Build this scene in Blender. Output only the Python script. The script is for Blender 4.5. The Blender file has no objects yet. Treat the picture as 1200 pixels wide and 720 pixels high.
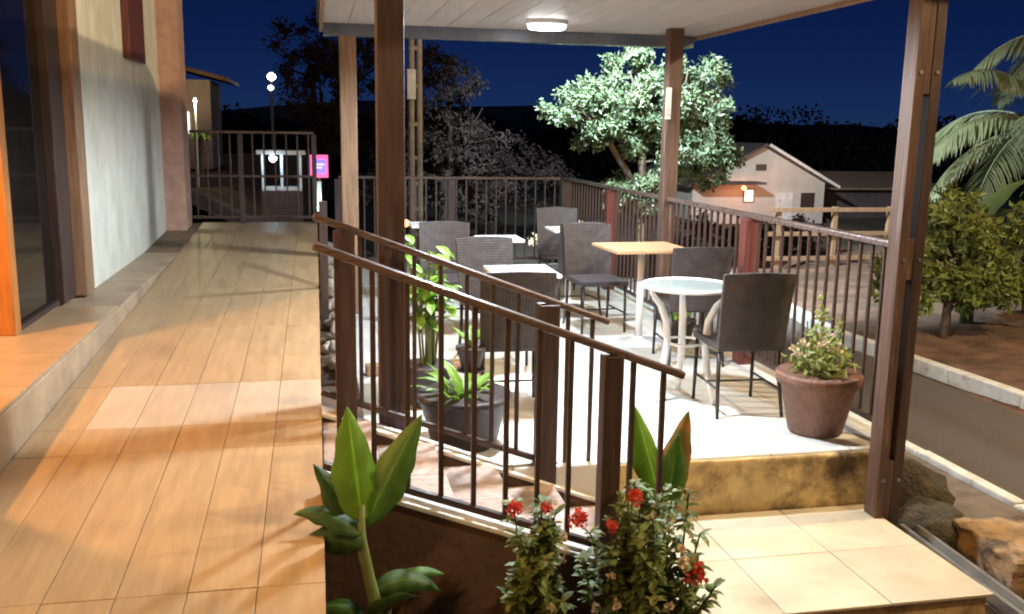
import bpy, bmesh, math, random
from mathutils import Vector, Matrix, Quaternion, noise
R = math.radians
PI = math.pi
random.seed(7)
S = bpy.context.scene
C = S.collection

# ------------------------------------------------------------------ camera, sky, moon, exposure
cam_d = bpy.data.cameras.new('camera'); cam = bpy.data.objects.new('camera', cam_d); C.objects.link(cam)
cam_d.sensor_width = 36.0; cam_d.lens = 36.0 * 1100 / 1200; cam_d.clip_start = 0.05; cam_d.clip_end = 3000
PITCH, YAW, ROLL = R(10.6), R(11.8), R(0.9)
fw = Vector((math.sin(YAW)*math.cos(PITCH), math.cos(YAW)*math.cos(PITCH), -math.sin(PITCH)))
rt = Vector((math.cos(YAW), -math.sin(YAW), 0)); up = rt.cross(fw)
cr = rt*math.cos(ROLL) + up*math.sin(ROLL); cu = -rt*math.sin(ROLL) + up*math.cos(ROLL)
m = Matrix((cr, cu, -fw)).transposed().to_4x4(); m.translation = (0, 0, 1.6)
cam.matrix_world = m
S.camera = cam

W = bpy.data.worlds.new('World'); S.world = W; W.use_nodes = True
wn = W.node_tree; bg = wn.nodes['Background']
sk = wn.nodes.new('ShaderNodeTexSky'); sk.sky_type = 'NISHITA'; sk.sun_disc = False
sk.sun_elevation = R(40); sk.sun_rotation = R(200); sk.air_density = 0.5; sk.dust_density = 0.0; sk.ozone_density = 9.0
tint = wn.nodes.new('ShaderNodeMix'); tint.data_type = 'RGBA'; tint.blend_type = 'MULTIPLY'; tint.inputs[0].default_value = 1.0
tint.inputs[7].default_value = (0.36, 0.62, 1.45, 1)      # even night tint over the whole sky
wn.links.new(sk.outputs[0], tint.inputs[6]); wn.links.new(tint.outputs[2], bg.inputs[0]); bg.inputs[1].default_value = 0.0034
sd = bpy.data.lights.new('moon', 'SUN'); sd.energy = 0.02; sd.angle = R(0.5); sd.color = (0.75, 0.83, 1.0)
so = bpy.data.objects.new('moon', sd); C.objects.link(so); so.rotation_euler = (R(50), 0, R(200))
S.view_settings.view_transform = 'Standard'; S.view_settings.look = 'None'
S.view_settings.exposure = 0.7; S.view_settings.gamma = 1.0; S.view_settings.use_curve_mapping = False
S.render.engine = 'CYCLES'
S.render.filter_size = 2.0
S.cycles.filter_width = 2.0

# ------------------------------------------------------------------ materials
def mat(name, col, rough=0.6, var=0.25, scale=4.0, bump=0.0, bscale=None, metal=0.0, stretch=(1,1,1),
        col2=None, c2lo=0.5, c2hi=0.7, c2scale=None, rand=0.0, trans=0.0, spec=0.5, coat=0.0):
    M = bpy.data.materials.new(name); M.use_nodes = True
    nt = M.node_tree; N = nt.nodes; L = nt.links
    b = N['Principled BSDF']
    tc = N.new('ShaderNodeTexCoord'); mp = N.new('ShaderNodeMapping'); mp.inputs['Scale'].default_value = stretch
    L.new(tc.outputs['Object'], mp.inputs['Vector'])
    src = mp.outputs[0]
    if rand > 0:
        oi = N.new('ShaderNodeObjectInfo'); mul = N.new('ShaderNodeVectorMath'); mul.operation = 'SCALE'
        cx = N.new('ShaderNodeCombineXYZ')
        for i in range(3): L.new(oi.outputs['Random'], cx.inputs[i])
        L.new(cx.outputs[0], mul.inputs[0]); mul.inputs['Scale'].default_value = 37.0
        ad = N.new('ShaderNodeVectorMath'); ad.operation = 'ADD'
        L.new(src, ad.inputs[0]); L.new(mul.outputs[0], ad.inputs[1]); src = ad.outputs[0]
    nz = N.new('ShaderNodeTexNoise'); nz.inputs['Scale'].default_value = scale; nz.inputs['Detail'].default_value = 6
    nz.inputs['Roughness'].default_value = 0.62
    L.new(src, nz.inputs['Vector'])
    mr = N.new('ShaderNodeMapRange'); mr.inputs[1].default_value = 0.3; mr.inputs[2].default_value = 0.7
    mr.inputs[3].default_value = 1 - var; mr.inputs[4].default_value = 1 + var
    L.new(nz.outputs[0], mr.inputs[0])
    mx = N.new('ShaderNodeMix'); mx.data_type = 'RGBA'; mx.blend_type = 'MULTIPLY'; mx.inputs[0].default_value = 1
    base = N.new('ShaderNodeRGB'); base.outputs[0].default_value = (*col, 1)
    cout = base.outputs[0]
    if col2:
        n2 = N.new('ShaderNodeTexNoise'); n2.inputs['Scale'].default_value = c2scale or scale*0.6; n2.inputs['Detail'].default_value = 8
        n2.inputs['Roughness'].default_value = 0.65
        L.new(src, n2.inputs['Vector'])
        r2 = N.new('ShaderNodeMapRange'); r2.inputs[1].default_value = c2lo; r2.inputs[2].default_value = c2hi
        L.new(n2.outputs[0], r2.inputs[0])
        m2 = N.new('ShaderNodeMix'); m2.data_type = 'RGBA'
        L.new(r2.outputs[0], m2.inputs[0]); L.new(cout, m2.inputs[6]); m2.inputs[7].default_value = (*col2, 1)
        cout = m2.outputs[2]
    L.new(cout, mx.inputs[6])
    val = mr.outputs[0]
    if rand > 0:
        rr = N.new('ShaderNodeMapRange'); rr.inputs[3].default_value = 1 - rand; rr.inputs[4].default_value = 1 + rand
        L.new(oi.outputs['Random'], rr.inputs[0])
        mm = N.new('ShaderNodeMath'); mm.operation = 'MULTIPLY'; L.new(val, mm.inputs[0]); L.new(rr.outputs[0], mm.inputs[1]); val = mm.outputs[0]
    cc = N.new('ShaderNodeCombineColor')
    for i in range(3): L.new(val, cc.inputs[i])
    L.new(cc.outputs[0], mx.inputs[7])
    L.new(mx.outputs[2], b.inputs['Base Color'])
    b.inputs['Roughness'].default_value = rough; b.inputs['Metallic'].default_value = metal
    b.inputs['Specular IOR Level'].default_value = spec; b.inputs['Coat Weight'].default_value = coat
    rm = N.new('ShaderNodeMapRange'); rm.inputs[3].default_value = max(0.02, rough*0.8); rm.inputs[4].default_value = min(1, rough*1.2)
    L.new(nz.outputs[0], rm.inputs[0]); L.new(rm.outputs[0], b.inputs['Roughness'])
    if bump > 0:
        bn = N.new('ShaderNodeTexNoise'); bn.inputs['Scale'].default_value = bscale or scale*4; bn.inputs['Detail'].default_value = 5
        L.new(src, bn.inputs['Vector'])
        bp = N.new('ShaderNodeBump'); bp.inputs['Strength'].default_value = bump; bp.inputs['Distance'].default_value = 0.02
        L.new(bn.outputs[0], bp.inputs['Height']); L.new(bp.outputs[0], b.inputs['Normal'])
    if trans > 0:
        tr = N.new('ShaderNodeBsdfTranslucent'); L.new(mx.outputs[2], tr.inputs['Color'])
        ms = N.new('ShaderNodeMixShader'); ms.inputs[0].default_value = trans
        L.new(b.outputs[0], ms.inputs[1]); L.new(tr.outputs[0], ms.inputs[2])
        L.new(ms.outputs[0], N['Material Output'].inputs[0])
    return M

def emit(name, col, strength):
    M = bpy.data.materials.new(name); M.use_nodes = True
    b = M.node_tree.nodes['Principled BSDF']
    b.inputs['Base Color'].default_value = (*col, 1); b.inputs['Emission Color'].default_value = (*col, 1)
    b.inputs['Emission Strength'].default_value = strength
    return M

def vein_mat(name, col, rough=0.55, trans=0.3):
    M_ = mat(name, col, rough, 0.25, 7, trans=trans)
    nt = M_.node_tree; N = nt.nodes; L = nt.links
    uv = N.new('ShaderNodeUVMap'); sp_ = N.new('ShaderNodeSeparateXYZ'); L.new(uv.outputs[0], sp_.inputs[0])
    def mth(op, a, b_=None, c_=None):
        n_ = N.new('ShaderNodeMath'); n_.operation = op
        for i, q_ in enumerate((a, b_, c_)):
            if q_ is None: continue
            if isinstance(q_, (int, float)): n_.inputs[i].default_value = q_
            else: L.new(q_, n_.inputs[i])
        return n_.outputs[0]
    d = mth('ABSOLUTE', mth('SUBTRACT', sp_.outputs[0], 0.5))
    st_ = mth('SINE', mth('MULTIPLY', mth('SUBTRACT', sp_.outputs[1], mth('MULTIPLY', d, 0.55)), 150))
    st_ = mth('MULTIPLY_ADD', st_, 0.13, 0.95)
    rib = mth('LESS_THAN', d, 0.035)
    val = mth('ADD', st_, mth('MULTIPLY', rib, 0.7))
    mx = [n_ for n_ in N if n_.type == 'MIX' and n_.blend_type == 'MULTIPLY'][0]
    m2 = N.new('ShaderNodeMix'); m2.data_type = 'RGBA'; m2.blend_type = 'MULTIPLY'; m2.inputs[0].default_value = 1
    cc = N.new('ShaderNodeCombineColor')
    for i in range(3): L.new(val, cc.inputs[i])
    outs = [l.to_socket for l in mx.outputs[2].links]
    L.new(mx.outputs[2], m2.inputs[6]); L.new(cc.outputs[0], m2.inputs[7])
    for o_ in outs: L.new(m2.outputs[2], o_)
    bp = N.new('ShaderNodeBump'); bp.inputs['Strength'].default_value = 0.35; bp.inputs['Distance'].default_value = 0.004
    L.new(val, bp.inputs['Height']); L.new(bp.outputs[0], N['Principled BSDF'].inputs['Normal'])
    return M_

def weave_mat(name, col, sc, rough=0.5):
    M = mat(name, col, rough, 0.3, 14)
    nt = M.node_tree; N = nt.nodes; L = nt.links; b = N['Principled BSDF']
    tc = N.new('ShaderNodeTexCoord')
    def wave(ax, s):
        w = N.new('ShaderNodeTexWave'); w.bands_direction = ax; w.inputs['Scale'].default_value = s; w.inputs['Distortion'].default_value = 0.0
        L.new(tc.outputs['Object'], w.inputs['Vector']); return w
    a = wave('Z', sc); c = wave('X', sc); d = wave('Y', sc)
    s1 = N.new('ShaderNodeMath'); s1.operation = 'ADD'; L.new(a.outputs['Fac'], s1.inputs[0]); L.new(c.outputs['Fac'], s1.inputs[1])
    s2 = N.new('ShaderNodeMath'); s2.operation = 'ADD'; L.new(s1.outputs[0], s2.inputs[0]); L.new(d.outputs['Fac'], s2.inputs[1])
    bp = N.new('ShaderNodeBump'); bp.inputs['Strength'].default_value = 0.3; bp.inputs['Distance'].default_value = 0.004
    L.new(s2.outputs[0], bp.inputs['Height']); L.new(bp.outputs[0], b.inputs['Normal'])
    return M

def floor_mat(name, col):
    M = mat(name, col, 0.35, 0.10, 2.5, col2=(col[0]*0.72, col[1]*0.68, col[2]*0.6), c2lo=0.55, c2hi=0.8, c2scale=1.3)
    nt = M.node_tree; N = nt.nodes; L = nt.links; b = N['Principled BSDF']
    tc = N.new('ShaderNodeTexCoord')
    br = N.new('ShaderNodeTexBrick'); br.offset = 0.0; br.inputs['Scale'].default_value = 1.0
    br.inputs['Brick Width'].default_value = 0.45; br.inputs['Row Height'].default_value = 0.45; br.inputs['Mortar Size'].default_value = 0.004
    br.inputs['Color1'].default_value = (1,1,1,1); br.inputs['Color2'].default_value = (0.93,0.93,0.92,1); br.inputs['Mortar'].default_value = (0.5,0.47,0.42,1)
    L.new(tc.outputs['Object'], br.inputs['Vector'])
    lk = b.inputs['Base Color'].links[0].from_socket
    mx = N.new('ShaderNodeMix'); mx.data_type = 'RGBA'; mx.blend_type = 'MULTIPLY'; mx.inputs[0].default_value = 1
    L.new(lk, mx.inputs[6]); L.new(br.outputs['Color'], mx.inputs[7]); L.new(mx.outputs[2], b.inputs['Base Color'])
    return M

M = {}
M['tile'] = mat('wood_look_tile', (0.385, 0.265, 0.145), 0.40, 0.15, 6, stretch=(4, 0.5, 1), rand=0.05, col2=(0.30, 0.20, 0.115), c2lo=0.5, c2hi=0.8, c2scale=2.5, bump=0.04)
M['tile_lit'] = mat('lit_patch_tile', (0.45, 0.355, 0.26), 0.34, 0.13, 6, stretch=(5, 0.55, 1), rand=0.05, bump=0.04)  # walkway tile with a patch of light painted into its colour
M['grout'] = mat('grout', (0.21, 0.14, 0.08), 0.9, 0.3, 9)
M['stair_tile'] = mat('landing_tile', (0.50, 0.44, 0.33), 0.4, 0.14, 3, rand=0.07, bump=0.04, col2=(0.36, 0.29, 0.19), c2lo=0.45, c2hi=0.75, c2scale=2.2)
M['granite'] = mat('step_granite', (0.42, 0.33, 0.29), 0.4, 0.3, 30, rand=0.12, bump=0.03)
M['floor'] = floor_mat('terrace_floor', (0.64, 0.64, 0.61))
M['yellow'] = mat('stained_yellow_plaster', (0.50, 0.37, 0.17), 0.85, 0.25, 6, bump=0.5, bscale=16, col2=(0.085, 0.05, 0.025), c2lo=0.46, c2hi=0.62, c2scale=3.6)
M['ochre'] = mat('dirty_ochre_plaster', (0.26, 0.17, 0.09), 0.9, 0.35, 7, bump=0.8, bscale=18, col2=(0.06, 0.038, 0.02), c2lo=0.47, c2hi=0.6, c2scale=5)
M['whitepaint'] = mat('worn_white_paint', (0.66, 0.64, 0.60), 0.6, 0.15, 8, bump=0.1, col2=(0.28, 0.22, 0.18), c2lo=0.6, c2hi=0.72, c2scale=9)
M['brownwall'] = mat('brown_plaster', (0.10, 0.055, 0.035), 0.85, 0.3, 6, bump=0.3)
M['wall'] = mat('pale_plaster', (0.70, 0.69, 0.60), 0.8, 0.12, 5, stretch=(1, 1.2, 0.7), bump=0.25, bscale=30, col2=(0.60, 0.56, 0.43), c2lo=0.47, c2hi=0.75, c2scale=3.5)
M['plinth'] = mat('plinth_stone', (0.36, 0.27, 0.18), 0.55, 0.22, 5, bump=0.1, col2=(0.24, 0.17, 0.11), c2lo=0.5, c2hi=0.75)
M['sill'] = mat('sill_tile', (0.38, 0.26, 0.15), 0.35, 0.15, 6, bump=0.04)
M['pinkbrick'] = mat('pink_pillar_plaster', (0.50, 0.30, 0.23), 0.8, 0.25, 6, bump=0.3)
M['wood'] = mat('dark_brown_timber', (0.052, 0.029, 0.027), 0.5, 0.4, 6, stretch=(6, 6, 0.5), bump=0.2, col2=(0.09, 0.06, 0.05), c2lo=0.55, c2hi=0.72)
M['wood_dk'] = mat('near_black_timber', (0.05, 0.03, 0.024), 0.5, 0.35, 6, stretch=(6, 6, 0.5), bump=0.12)
M['wood_tan'] = mat('tan_timber', (0.27, 0.16, 0.09), 0.55, 0.35, 6, stretch=(6, 6, 0.5), bump=0.12)
M['wood_weather'] = mat('weathered_brown_timber', (0.085, 0.047, 0.033), 0.6, 0.45, 7, stretch=(7, 7, 0.4), bump=0.2, col2=(0.17, 0.13, 0.115), c2lo=0.56, c2hi=0.7)
M['wood_orange'] = mat('varnished_orange_timber', (0.42, 0.17, 0.045), 0.35, 0.3, 6, stretch=(6, 6, 0.5), coat=0.2)
M['wood_red'] = mat('red_brown_timber', (0.12, 0.032, 0.026), 0.5, 0.35, 6, stretch=(6, 6, 0.5))
M['rail'] = mat('brown_painted_steel', (0.055, 0.034, 0.031), 0.42, 0.3, 12, bump=0.1, col2=(0.11, 0.055, 0.035), c2lo=0.55, c2hi=0.68, c2scale=14)
M['railtop'] = mat('worn_handrail_timber', (0.11, 0.075, 0.065), 0.28, 0.35, 8, stretch=(0.5, 5, 5), bump=0.1)
M['rattan'] = weave_mat('dark_rattan', (0.045, 0.036, 0.037), 17)
M['chairleg'] = mat('dark_chair_metal', (0.03, 0.025, 0.025), 0.4, 0.2, 10, metal=0.3)
M['table_wood'] = mat('light_table_wood', (0.50, 0.31, 0.17), 0.4, 0.25, 6, stretch=(0.6, 6, 6))
M['white'] = mat('white_enamel', (0.78, 0.79, 0.80), 0.3, 0.05, 6)
M['pot'] = weave_mat('terracotta_weave', (0.19, 0.095, 0.065), 14, 0.6)
M['pot_dk'] = mat('dark_plastic_pot', (0.045, 0.033, 0.035), 0.5, 0.3, 8, bump=0.1)
M['soil'] = mat('brown_soil', (0.085, 0.048, 0.03), 0.95, 0.45, 9, bump=0.7, bscale=30)
M['redsoil'] = mat('red_soil', (0.13, 0.068, 0.04), 0.95, 0.5, 3, bump=0.8, bscale=14, col2=(0.07, 0.045, 0.02), c2lo=0.5, c2hi=0.65)
M['ground'] = mat('dark_earth', (0.06, 0.045, 0.03), 0.95, 0.4, 0.8, bump=0.5, bscale=8, col2=(0.03, 0.045, 0.015), c2lo=0.45, c2hi=0.6)
M['asphalt'] = mat('asphalt', (0.085, 0.066, 0.053), 0.85, 0.3, 40, bump=0.5, bscale=120, col2=(0.085, 0.068, 0.055), c2lo=0.45, c2hi=0.7, c2scale=0.8)
M['kerb'] = mat('painted_kerb', (0.58, 0.55, 0.49), 0.8, 0.2, 7, bump=0.4, bscale=40, col2=(0.25, 0.18, 0.12), c2lo=0.56, c2hi=0.72, c2scale=5)
M['concrete'] = mat('concrete', (0.30, 0.26, 0.21), 0.9, 0.25, 7, bump=0.4, bscale=35)
M['pave'] = mat('dirty_pavement', (0.13, 0.10, 0.075), 0.9, 0.35, 7, bump=0.5, bscale=30)
M['stone'] = mat('rubble_stone', (0.30, 0.26, 0.22), 0.85, 0.35, 9, bump=0.5, rand=0.3)
M['moss'] = mat('mossy_stone', (0.035, 0.028, 0.014), 0.95, 0.5, 12, bump=1.0, bscale=40, col2=(0.10, 0.06, 0.025), c2lo=0.52, c2hi=0.7)
M['ceil'] = mat('ceiling_board', (0.50, 0.44, 0.41), 0.5, 0.12, 5, stretch=(4, 0.5, 1), rand=0.07)
M['beam'] = mat('blue_grey_beam_paint', (0.12, 0.14, 0.18), 0.25, 0.2, 6, coat=0.3)
M['glass_dk'] = mat('dark_door_glass', (0.012, 0.010, 0.009), 0.06, 0.1, 3, spec=0.8)
M['warmwall'] = mat('room_plaster', (0.52, 0.36, 0.20), 0.8, 0.1, 3)
M['roofdark'] = mat('roof_sheet', (0.09, 0.06, 0.055), 0.7, 0.3, 6)
M['concretepole'] = mat('pole_concrete', (0.33, 0.27, 0.22), 0.85, 0.25, 7, bump=0.3)
M['housewall'] = mat('beige_house_wall', (0.52, 0.45, 0.38), 0.85, 0.15, 1.5)
M['galv'] = mat('galvanised_steel', (0.35, 0.36, 0.38), 0.4, 0.2, 8, metal=0.8)
M['bark'] = mat('bark', (0.10, 0.065, 0.042), 0.95, 0.45, 12, bump=0.8, stretch=(1, 1, 0.3))
M['bark_dk'] = mat('dark_bark', (0.022, 0.015, 0.013), 1.0, 0.4, 12, spec=0.0)
def leafm(n, c, v=0.35, s=3.0, tr=0.3, rough=0.45, c2=None):
    return mat(n, c, rough, v, s, trans=tr, col2=c2, c2lo=0.5, c2hi=0.68, c2scale=s*1.4)
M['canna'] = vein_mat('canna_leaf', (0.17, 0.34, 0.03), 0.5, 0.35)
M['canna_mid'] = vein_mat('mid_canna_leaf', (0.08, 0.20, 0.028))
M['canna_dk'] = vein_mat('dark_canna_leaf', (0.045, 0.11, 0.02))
M['canna_dry'] = leafm('dry_canna_leaf', (0.26, 0.13, 0.03), 0.4, 14, 0.2, 0.6, (0.10, 0.16, 0.03))
M['canna_stem'] = mat('canna_stem', (0.13, 0.17, 0.05), 0.5, 0.3, 8)
M['ixora'] = leafm('ixora_leaf', (0.15, 0.22, 0.06), 0.55, 12, 0.35, 0.5, (0.27, 0.25, 0.10))
M['redflower'] = leafm('red_flower', (0.62, 0.07, 0.045), 0.3, 30, 0.3, 0.6)
M['paleflower'] = leafm('pale_flower', (0.72, 0.60, 0.42), 0.2, 30, 0.3, 0.6)
M['fresh'] = leafm('fresh_leaf', (0.19, 0.33, 0.05), 0.35, 9, 0.35, 0.45)
M['yellowgreen'] = leafm('yellow_green_leaf', (0.30, 0.36, 0.10), 0.35, 12, 0.35, 0.5, (0.45, 0.42, 0.18))
M['mango'] = leafm('mango_leaf', (0.13, 0.175, 0.09), 0.6, 2.5, 0.25, 0.4, (0.24, 0.26, 0.15))
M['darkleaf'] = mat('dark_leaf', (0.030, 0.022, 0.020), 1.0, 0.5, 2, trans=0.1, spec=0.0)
M['bush'] = leafm('bush_leaf', (0.15, 0.19, 0.04), 0.5, 3, 0.3, 0.45, (0.26, 0.25, 0.07))
M['palm'] = leafm('palm_leaf', (0.14, 0.15, 0.075), 0.35, 3, 0.2, 0.4)
M['banana'] = leafm('banana_leaf', (0.17, 0.26, 0.12), 0.2, 3, 0.3, 0.4)
M['lamp_cool'] = emit('cool_lamp_glass', (0.93, 0.97, 1.0), 12)
M['lamp_warm'] = emit('warm_lamp_glass', (1.0, 0.75, 0.45), 10)
M['lamp_white'] = emit('white_lamp_glass', (1.0, 0.95, 0.85), 8)
M['lamp_blue'] = emit('blue_white_lamp_glass', (0.55, 0.8, 1.0), 14)
M['lamp_green'] = emit('green_white_lamp_glass', (0.6, 1.0, 0.85), 4)
M['lamp_orange'] = emit('orange_lamp_glass', (1.0, 0.28, 0.1), 4)
M['sign_pink'] = emit('lit_pink_sign', (0.9, 0.10, 0.28), 1.2)
M['sign_blue'] = emit('lit_violet_sign', (0.25, 0.16, 0.75), 1.0)
M['sign_mark'] = emit('lit_pale_marks', (0.75, 0.6, 0.95), 1.0)
M['window_lit'] = emit('lit_window_glass', (1.0, 0.93, 0.8), 1.2)

# glass for the table top
G = bpy.data.materials.new('table_glass'); G.use_nodes = True
b = G.node_tree.nodes['Principled BSDF']; b.inputs['Base Color'].default_value = (0.80, 0.93, 0.92, 1); b.inputs['Roughness'].default_value = 0.08
b.inputs['Transmission Weight'].default_value = 0.75; b.inputs['IOR'].default_value = 1.45
M['glass'] = G

# ------------------------------------------------------------------ mesh helpers
class MB:
    def __init__(self): self.v = []; self.f = []
    def add(self, vs, fs):
        n = len(self.v); self.v += [tuple(v) for v in vs]; self.f += [tuple(i+n for i in f) for f in fs]; return self
    def box(self, x0, x1, y0, y1, z0, z1):
        vs = [(x0,y0,z0),(x1,y0,z0),(x1,y1,z0),(x0,y1,z0),(x0,y0,z1),(x1,y0,z1),(x1,y1,z1),(x0,y1,z1)]
        return self.add(vs, [(0,3,2,1),(4,5,6,7),(0,1,5,4),(1,2,6,5),(2,3,7,6),(3,0,4,7)])
    def hexa(self, vs): return self.add(vs, [(0,3,2,1),(4,5,6,7),(0,1,5,4),(1,2,6,5),(2,3,7,6),(3,0,4,7)])
    def beam(self, p0, p1, w, h):
        p0, p1 = Vector(p0), Vector(p1); d = (p1-p0).normalized()
        s = d.cross(Vector((0,0,1)))
        if s.length < 1e-4: s = Vector((1,0,0))
        s.normalize(); u = s.cross(d); vs = []
        for p in (p0, p1):
            for a, c in ((-1,-1),(1,-1),(1,1),(-1,1)): vs.append(p + s*a*w/2 + u*c*h/2)
        return self.add(vs, [(0,1,2,3),(7,6,5,4),(0,4,5,1),(1,5,6,2),(2,6,7,3),(3,7,4,0)])
    def tube(self, pts, r, n=8, cap=True):
        pts = [Vector(p) for p in pts]; k = len(pts)
        rs = r if isinstance(r, (list, tuple)) else [r]*k
        vs = []; prev = None
        for i, p in enumerate(pts):
            d = (pts[min(i+1,k-1)] - pts[max(i-1,0)]).normalized()
            if prev is None:
                a = d.cross(Vector((0,0,1)))
                if a.length < 1e-3: a = d.cross(Vector((1,0,0)))
            else: a = prev - d*prev.dot(d)
            a.normalize(); prev = a; c = d.cross(a)
            for j in range(n):
                t = 2*PI*j/n; vs.append(p + (a*math.cos(t) + c*math.sin(t))*rs[i])
        fs = [(i*n+j, i*n+(j+1)%n, (i+1)*n+(j+1)%n, (i+1)*n+j) for i in range(k-1) for j in range(n)]
        if cap: fs += [tuple(range(n-1,-1,-1)), tuple((k-1)*n+j for j in range(n))]
        return self.add(vs, fs)
    def lathe(self, prof, n=28, c=(0,0,0), sq=1.0):
        vs = []; k = len(prof)
        for r, z in prof:
            for j in range(n):
                t = 2*PI*j/n; vs.append((c[0]+r*math.cos(t), c[1]+r*math.sin(t)*sq, c[2]+z))
        fs = [(i*n+j, i*n+(j+1)%n, (i+1)*n+(j+1)%n, (i+1)*n+j) for i in range(k-1) for j in range(n)]
        fs += [tuple(range(n-1,-1,-1)), tuple((k-1)*n+j for j in range(n))]
        return self.add(vs, fs)
    def leafblade(self, base, d, length, width, droop=0.3, fold=0.25, n=6, prof=None, tw=0.0, nrm=None):
        base = Vector(base); d = Vector(d).normalized()
        s = d.cross(Vector((0,0,1)))
        if s.length < 1e-3: s = Vector((1,0,0))
        if nrm is not None: s = Vector(nrm).cross(d)
        s.normalize(); s = Quaternion(d, tw) @ s
        p = base.copy(); vs = []
        for i in range(n+1):
            t = i/n
            w = (prof(t) if prof else math.sin(PI*min(1, t*0.92+0.06))**0.75) * width/2
            if i == n: w = 0.001
            nrm = s.cross(d).normalized()
            rp_ = (math.sin(t*23+length*90)*0.10, math.sin(t*19+width*70)*0.10) if n > 8 else (0, 0)
            vs += [p - s*w*(1+rp_[0]*0.5) + nrm*w*(fold+rp_[0]), p.copy(), p + s*w*(1+rp_[1]*0.5) + nrm*w*(fold+rp_[1])]
            d = (d + Vector((0,0,-droop/n))).normalized()
            s = (s - d*s.dot(d)).normalized()
            p = p + d*length/n
        fs = []
        for i in range(n):
            a = i*3; fs += [(a,a+1,a+4,a+3),(a+1,a+2,a+5,a+4)]
        return self.add(vs, fs)
    def leaf(self, p, d, s, l, w):       # two-triangle folded leaf
        p = Vector(p); n = d.cross(s)*0.12*l
        return self.add([p, p+d*l*0.5+s*w*0.5+n, p+d*l, p+d*l*0.5-s*w*0.5+n], [(0,1,2),(0,2,3)])

def obj(name, mb, material, parent=None, smooth=False, bevel=0.0, loc=None):
    me = bpy.data.meshes.new(name); me.from_pydata(mb.v, [], mb.f); me.update()
    me.materials.append(M[material])
    if smooth:
        for p in me.polygons: p.use_smooth = True
    o = bpy.data.objects.new(name, me); C.objects.link(o)
    if parent: o.parent = parent
    if loc: o.location = loc
    if bevel:
        bv = o.modifiers.new('bevel', 'BEVEL'); bv.width = bevel; bv.segments = 2; bv.limit_method = 'ANGLE'
    return o
def tag(o, label=None, cat=None, group=None, kind=None):
    if label: o['label'] = label
    if cat: o['category'] = cat
    if group: o['group'] = group
    if kind: o['kind'] = kind
    return o
def thing(name, label, cat, loc=(0,0,0), rz=0, group=None, kind=None):
    o = bpy.data.objects.new(name, None); C.objects.link(o); o.location = loc; o.rotation_euler = (0,0,rz)
    o.empty_display_size = 0.1
    return tag(o, label, cat, group, kind)
def inst(name, mesh, parent, loc=(0,0,0), rot=(0,0,0), sc=(1,1,1)):
    o = bpy.data.objects.new(name, mesh); C.objects.link(o); o.parent = parent; o.location = loc; o.rotation_euler = rot; o.scale = sc
    return o
def copy_tree(o, parent=None):
    c = o.copy(); C.objects.link(c); c.parent = parent
    for ch in list(o.children): copy_tree(ch, c)
    return c
def B(*a): return MB().box(*a)
def rnd(a, b): return random.uniform(a, b)
def rdir():
    while True:
        v = Vector((rnd(-1,1), rnd(-1,1), rnd(-1,1)))
        if 0.05 < v.length < 1: return v.normalized()
def point_lamp(name, loc, energy, col, radius, parent=None):
    d = bpy.data.lights.new(name, 'POINT'); d.energy = energy; d.color = col; d.shadow_soft_size = radius
    o = bpy.data.objects.new(name, d); C.objects.link(o); o.location = loc
    if parent: o.parent = parent
    return o

# ------------------------------------------------------------------ setting: ground, road, kerbs
def sheet(name, x0, x1, y0, y1, nx, ny, zf, material, label=None, kind='structure'):
    mb = MB()
    for j in range(ny+1):
        for i in range(nx+1):
            x = x0+(x1-x0)*i/nx; y = y0+(y1-y0)*j/ny; mb.v.append((x, y, zf(x, y)))
    for j in range(ny):
        for i in range(nx):
            a = j*(nx+1)+i; mb.f.append((a, a+1, a+nx+2, a+nx+1))
    return tag(obj(name, mb, material, smooth=True), label, kind=kind)
sheet('ground', -600, 600, -600, 900, 30, 30, lambda x, y: -0.80, 'ground')
ROAD = -0.70
mb = MB(); mb.add([(4.27,-8,ROAD),(6.35,-8,ROAD),(5.72,9.5,ROAD),(6.6,16,ROAD),(9,22,ROAD),(14,30,ROAD),(11.5,31,ROAD),(6.6,23,ROAD),(4.6,17,ROAD),(4.2,9.5,ROAD)], [tuple(range(10))])
tag(obj('road', mb, 'asphalt'), kind='structure')
def kerb_line(name, pts, w, h, seg=0.9):
    root = thing(name, None, None, kind='structure')
    for a, b_ in zip(pts[:-1], pts[1:]):
        a = Vector(a); b_ = Vector(b_); L_ = (b_-a).length; n = max(1, int(L_/seg)); d = (b_-a)/n
        for i in range(n):
            p = a+d*i+d*0.006; q = a+d*(i+1)-d*0.006
            j = Vector((rnd(-.008,.008), 0, rnd(-.008,.008)))
            obj('kerb_stone', MB().beam(p+j+Vector((0,0,h/2)), q+j+Vector((0,0,h/2)), w, h), 'kerb', root, bevel=0.012)
    return root
kerb_line('near_kerb', [(4.2,-3,ROAD-0.02),(4.17,9.5,ROAD-0.02),(4.55,17,ROAD-0.02)], 0.09, 0.13)
kerb_line('far_kerb', [(6.42,-1,ROAD-0.02),(6.12,5,ROAD-0.02),(5.80,9.5,ROAD-0.02),(6.68,16,ROAD-0.02)], 0.12, 0.15)
# pavement strip between terrace and road
sheet('pavement', 3.0, 4.13, -3, 14, 6, 40, lambda x, y: -0.62+0.02*noise.noise(Vector((x*2, y*2, 0))), 'pave')
# far verge: red soil that rises away from the road
def verge(x, y):
    e = 6.42-(y+1)*0.059 if y < 9.5 else 5.80+(y-9.5)*0.135
    t = x-e
    return -0.60 + 0.05*min(t, 4) + 0.06*noise.noise(Vector((x*1.3, y*1.3, 3))) if t > 0.05 else -0.85
sheet('far_verge', 5.75, 30, -2, 16, 90, 60, verge, 'redsoil')

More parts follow.
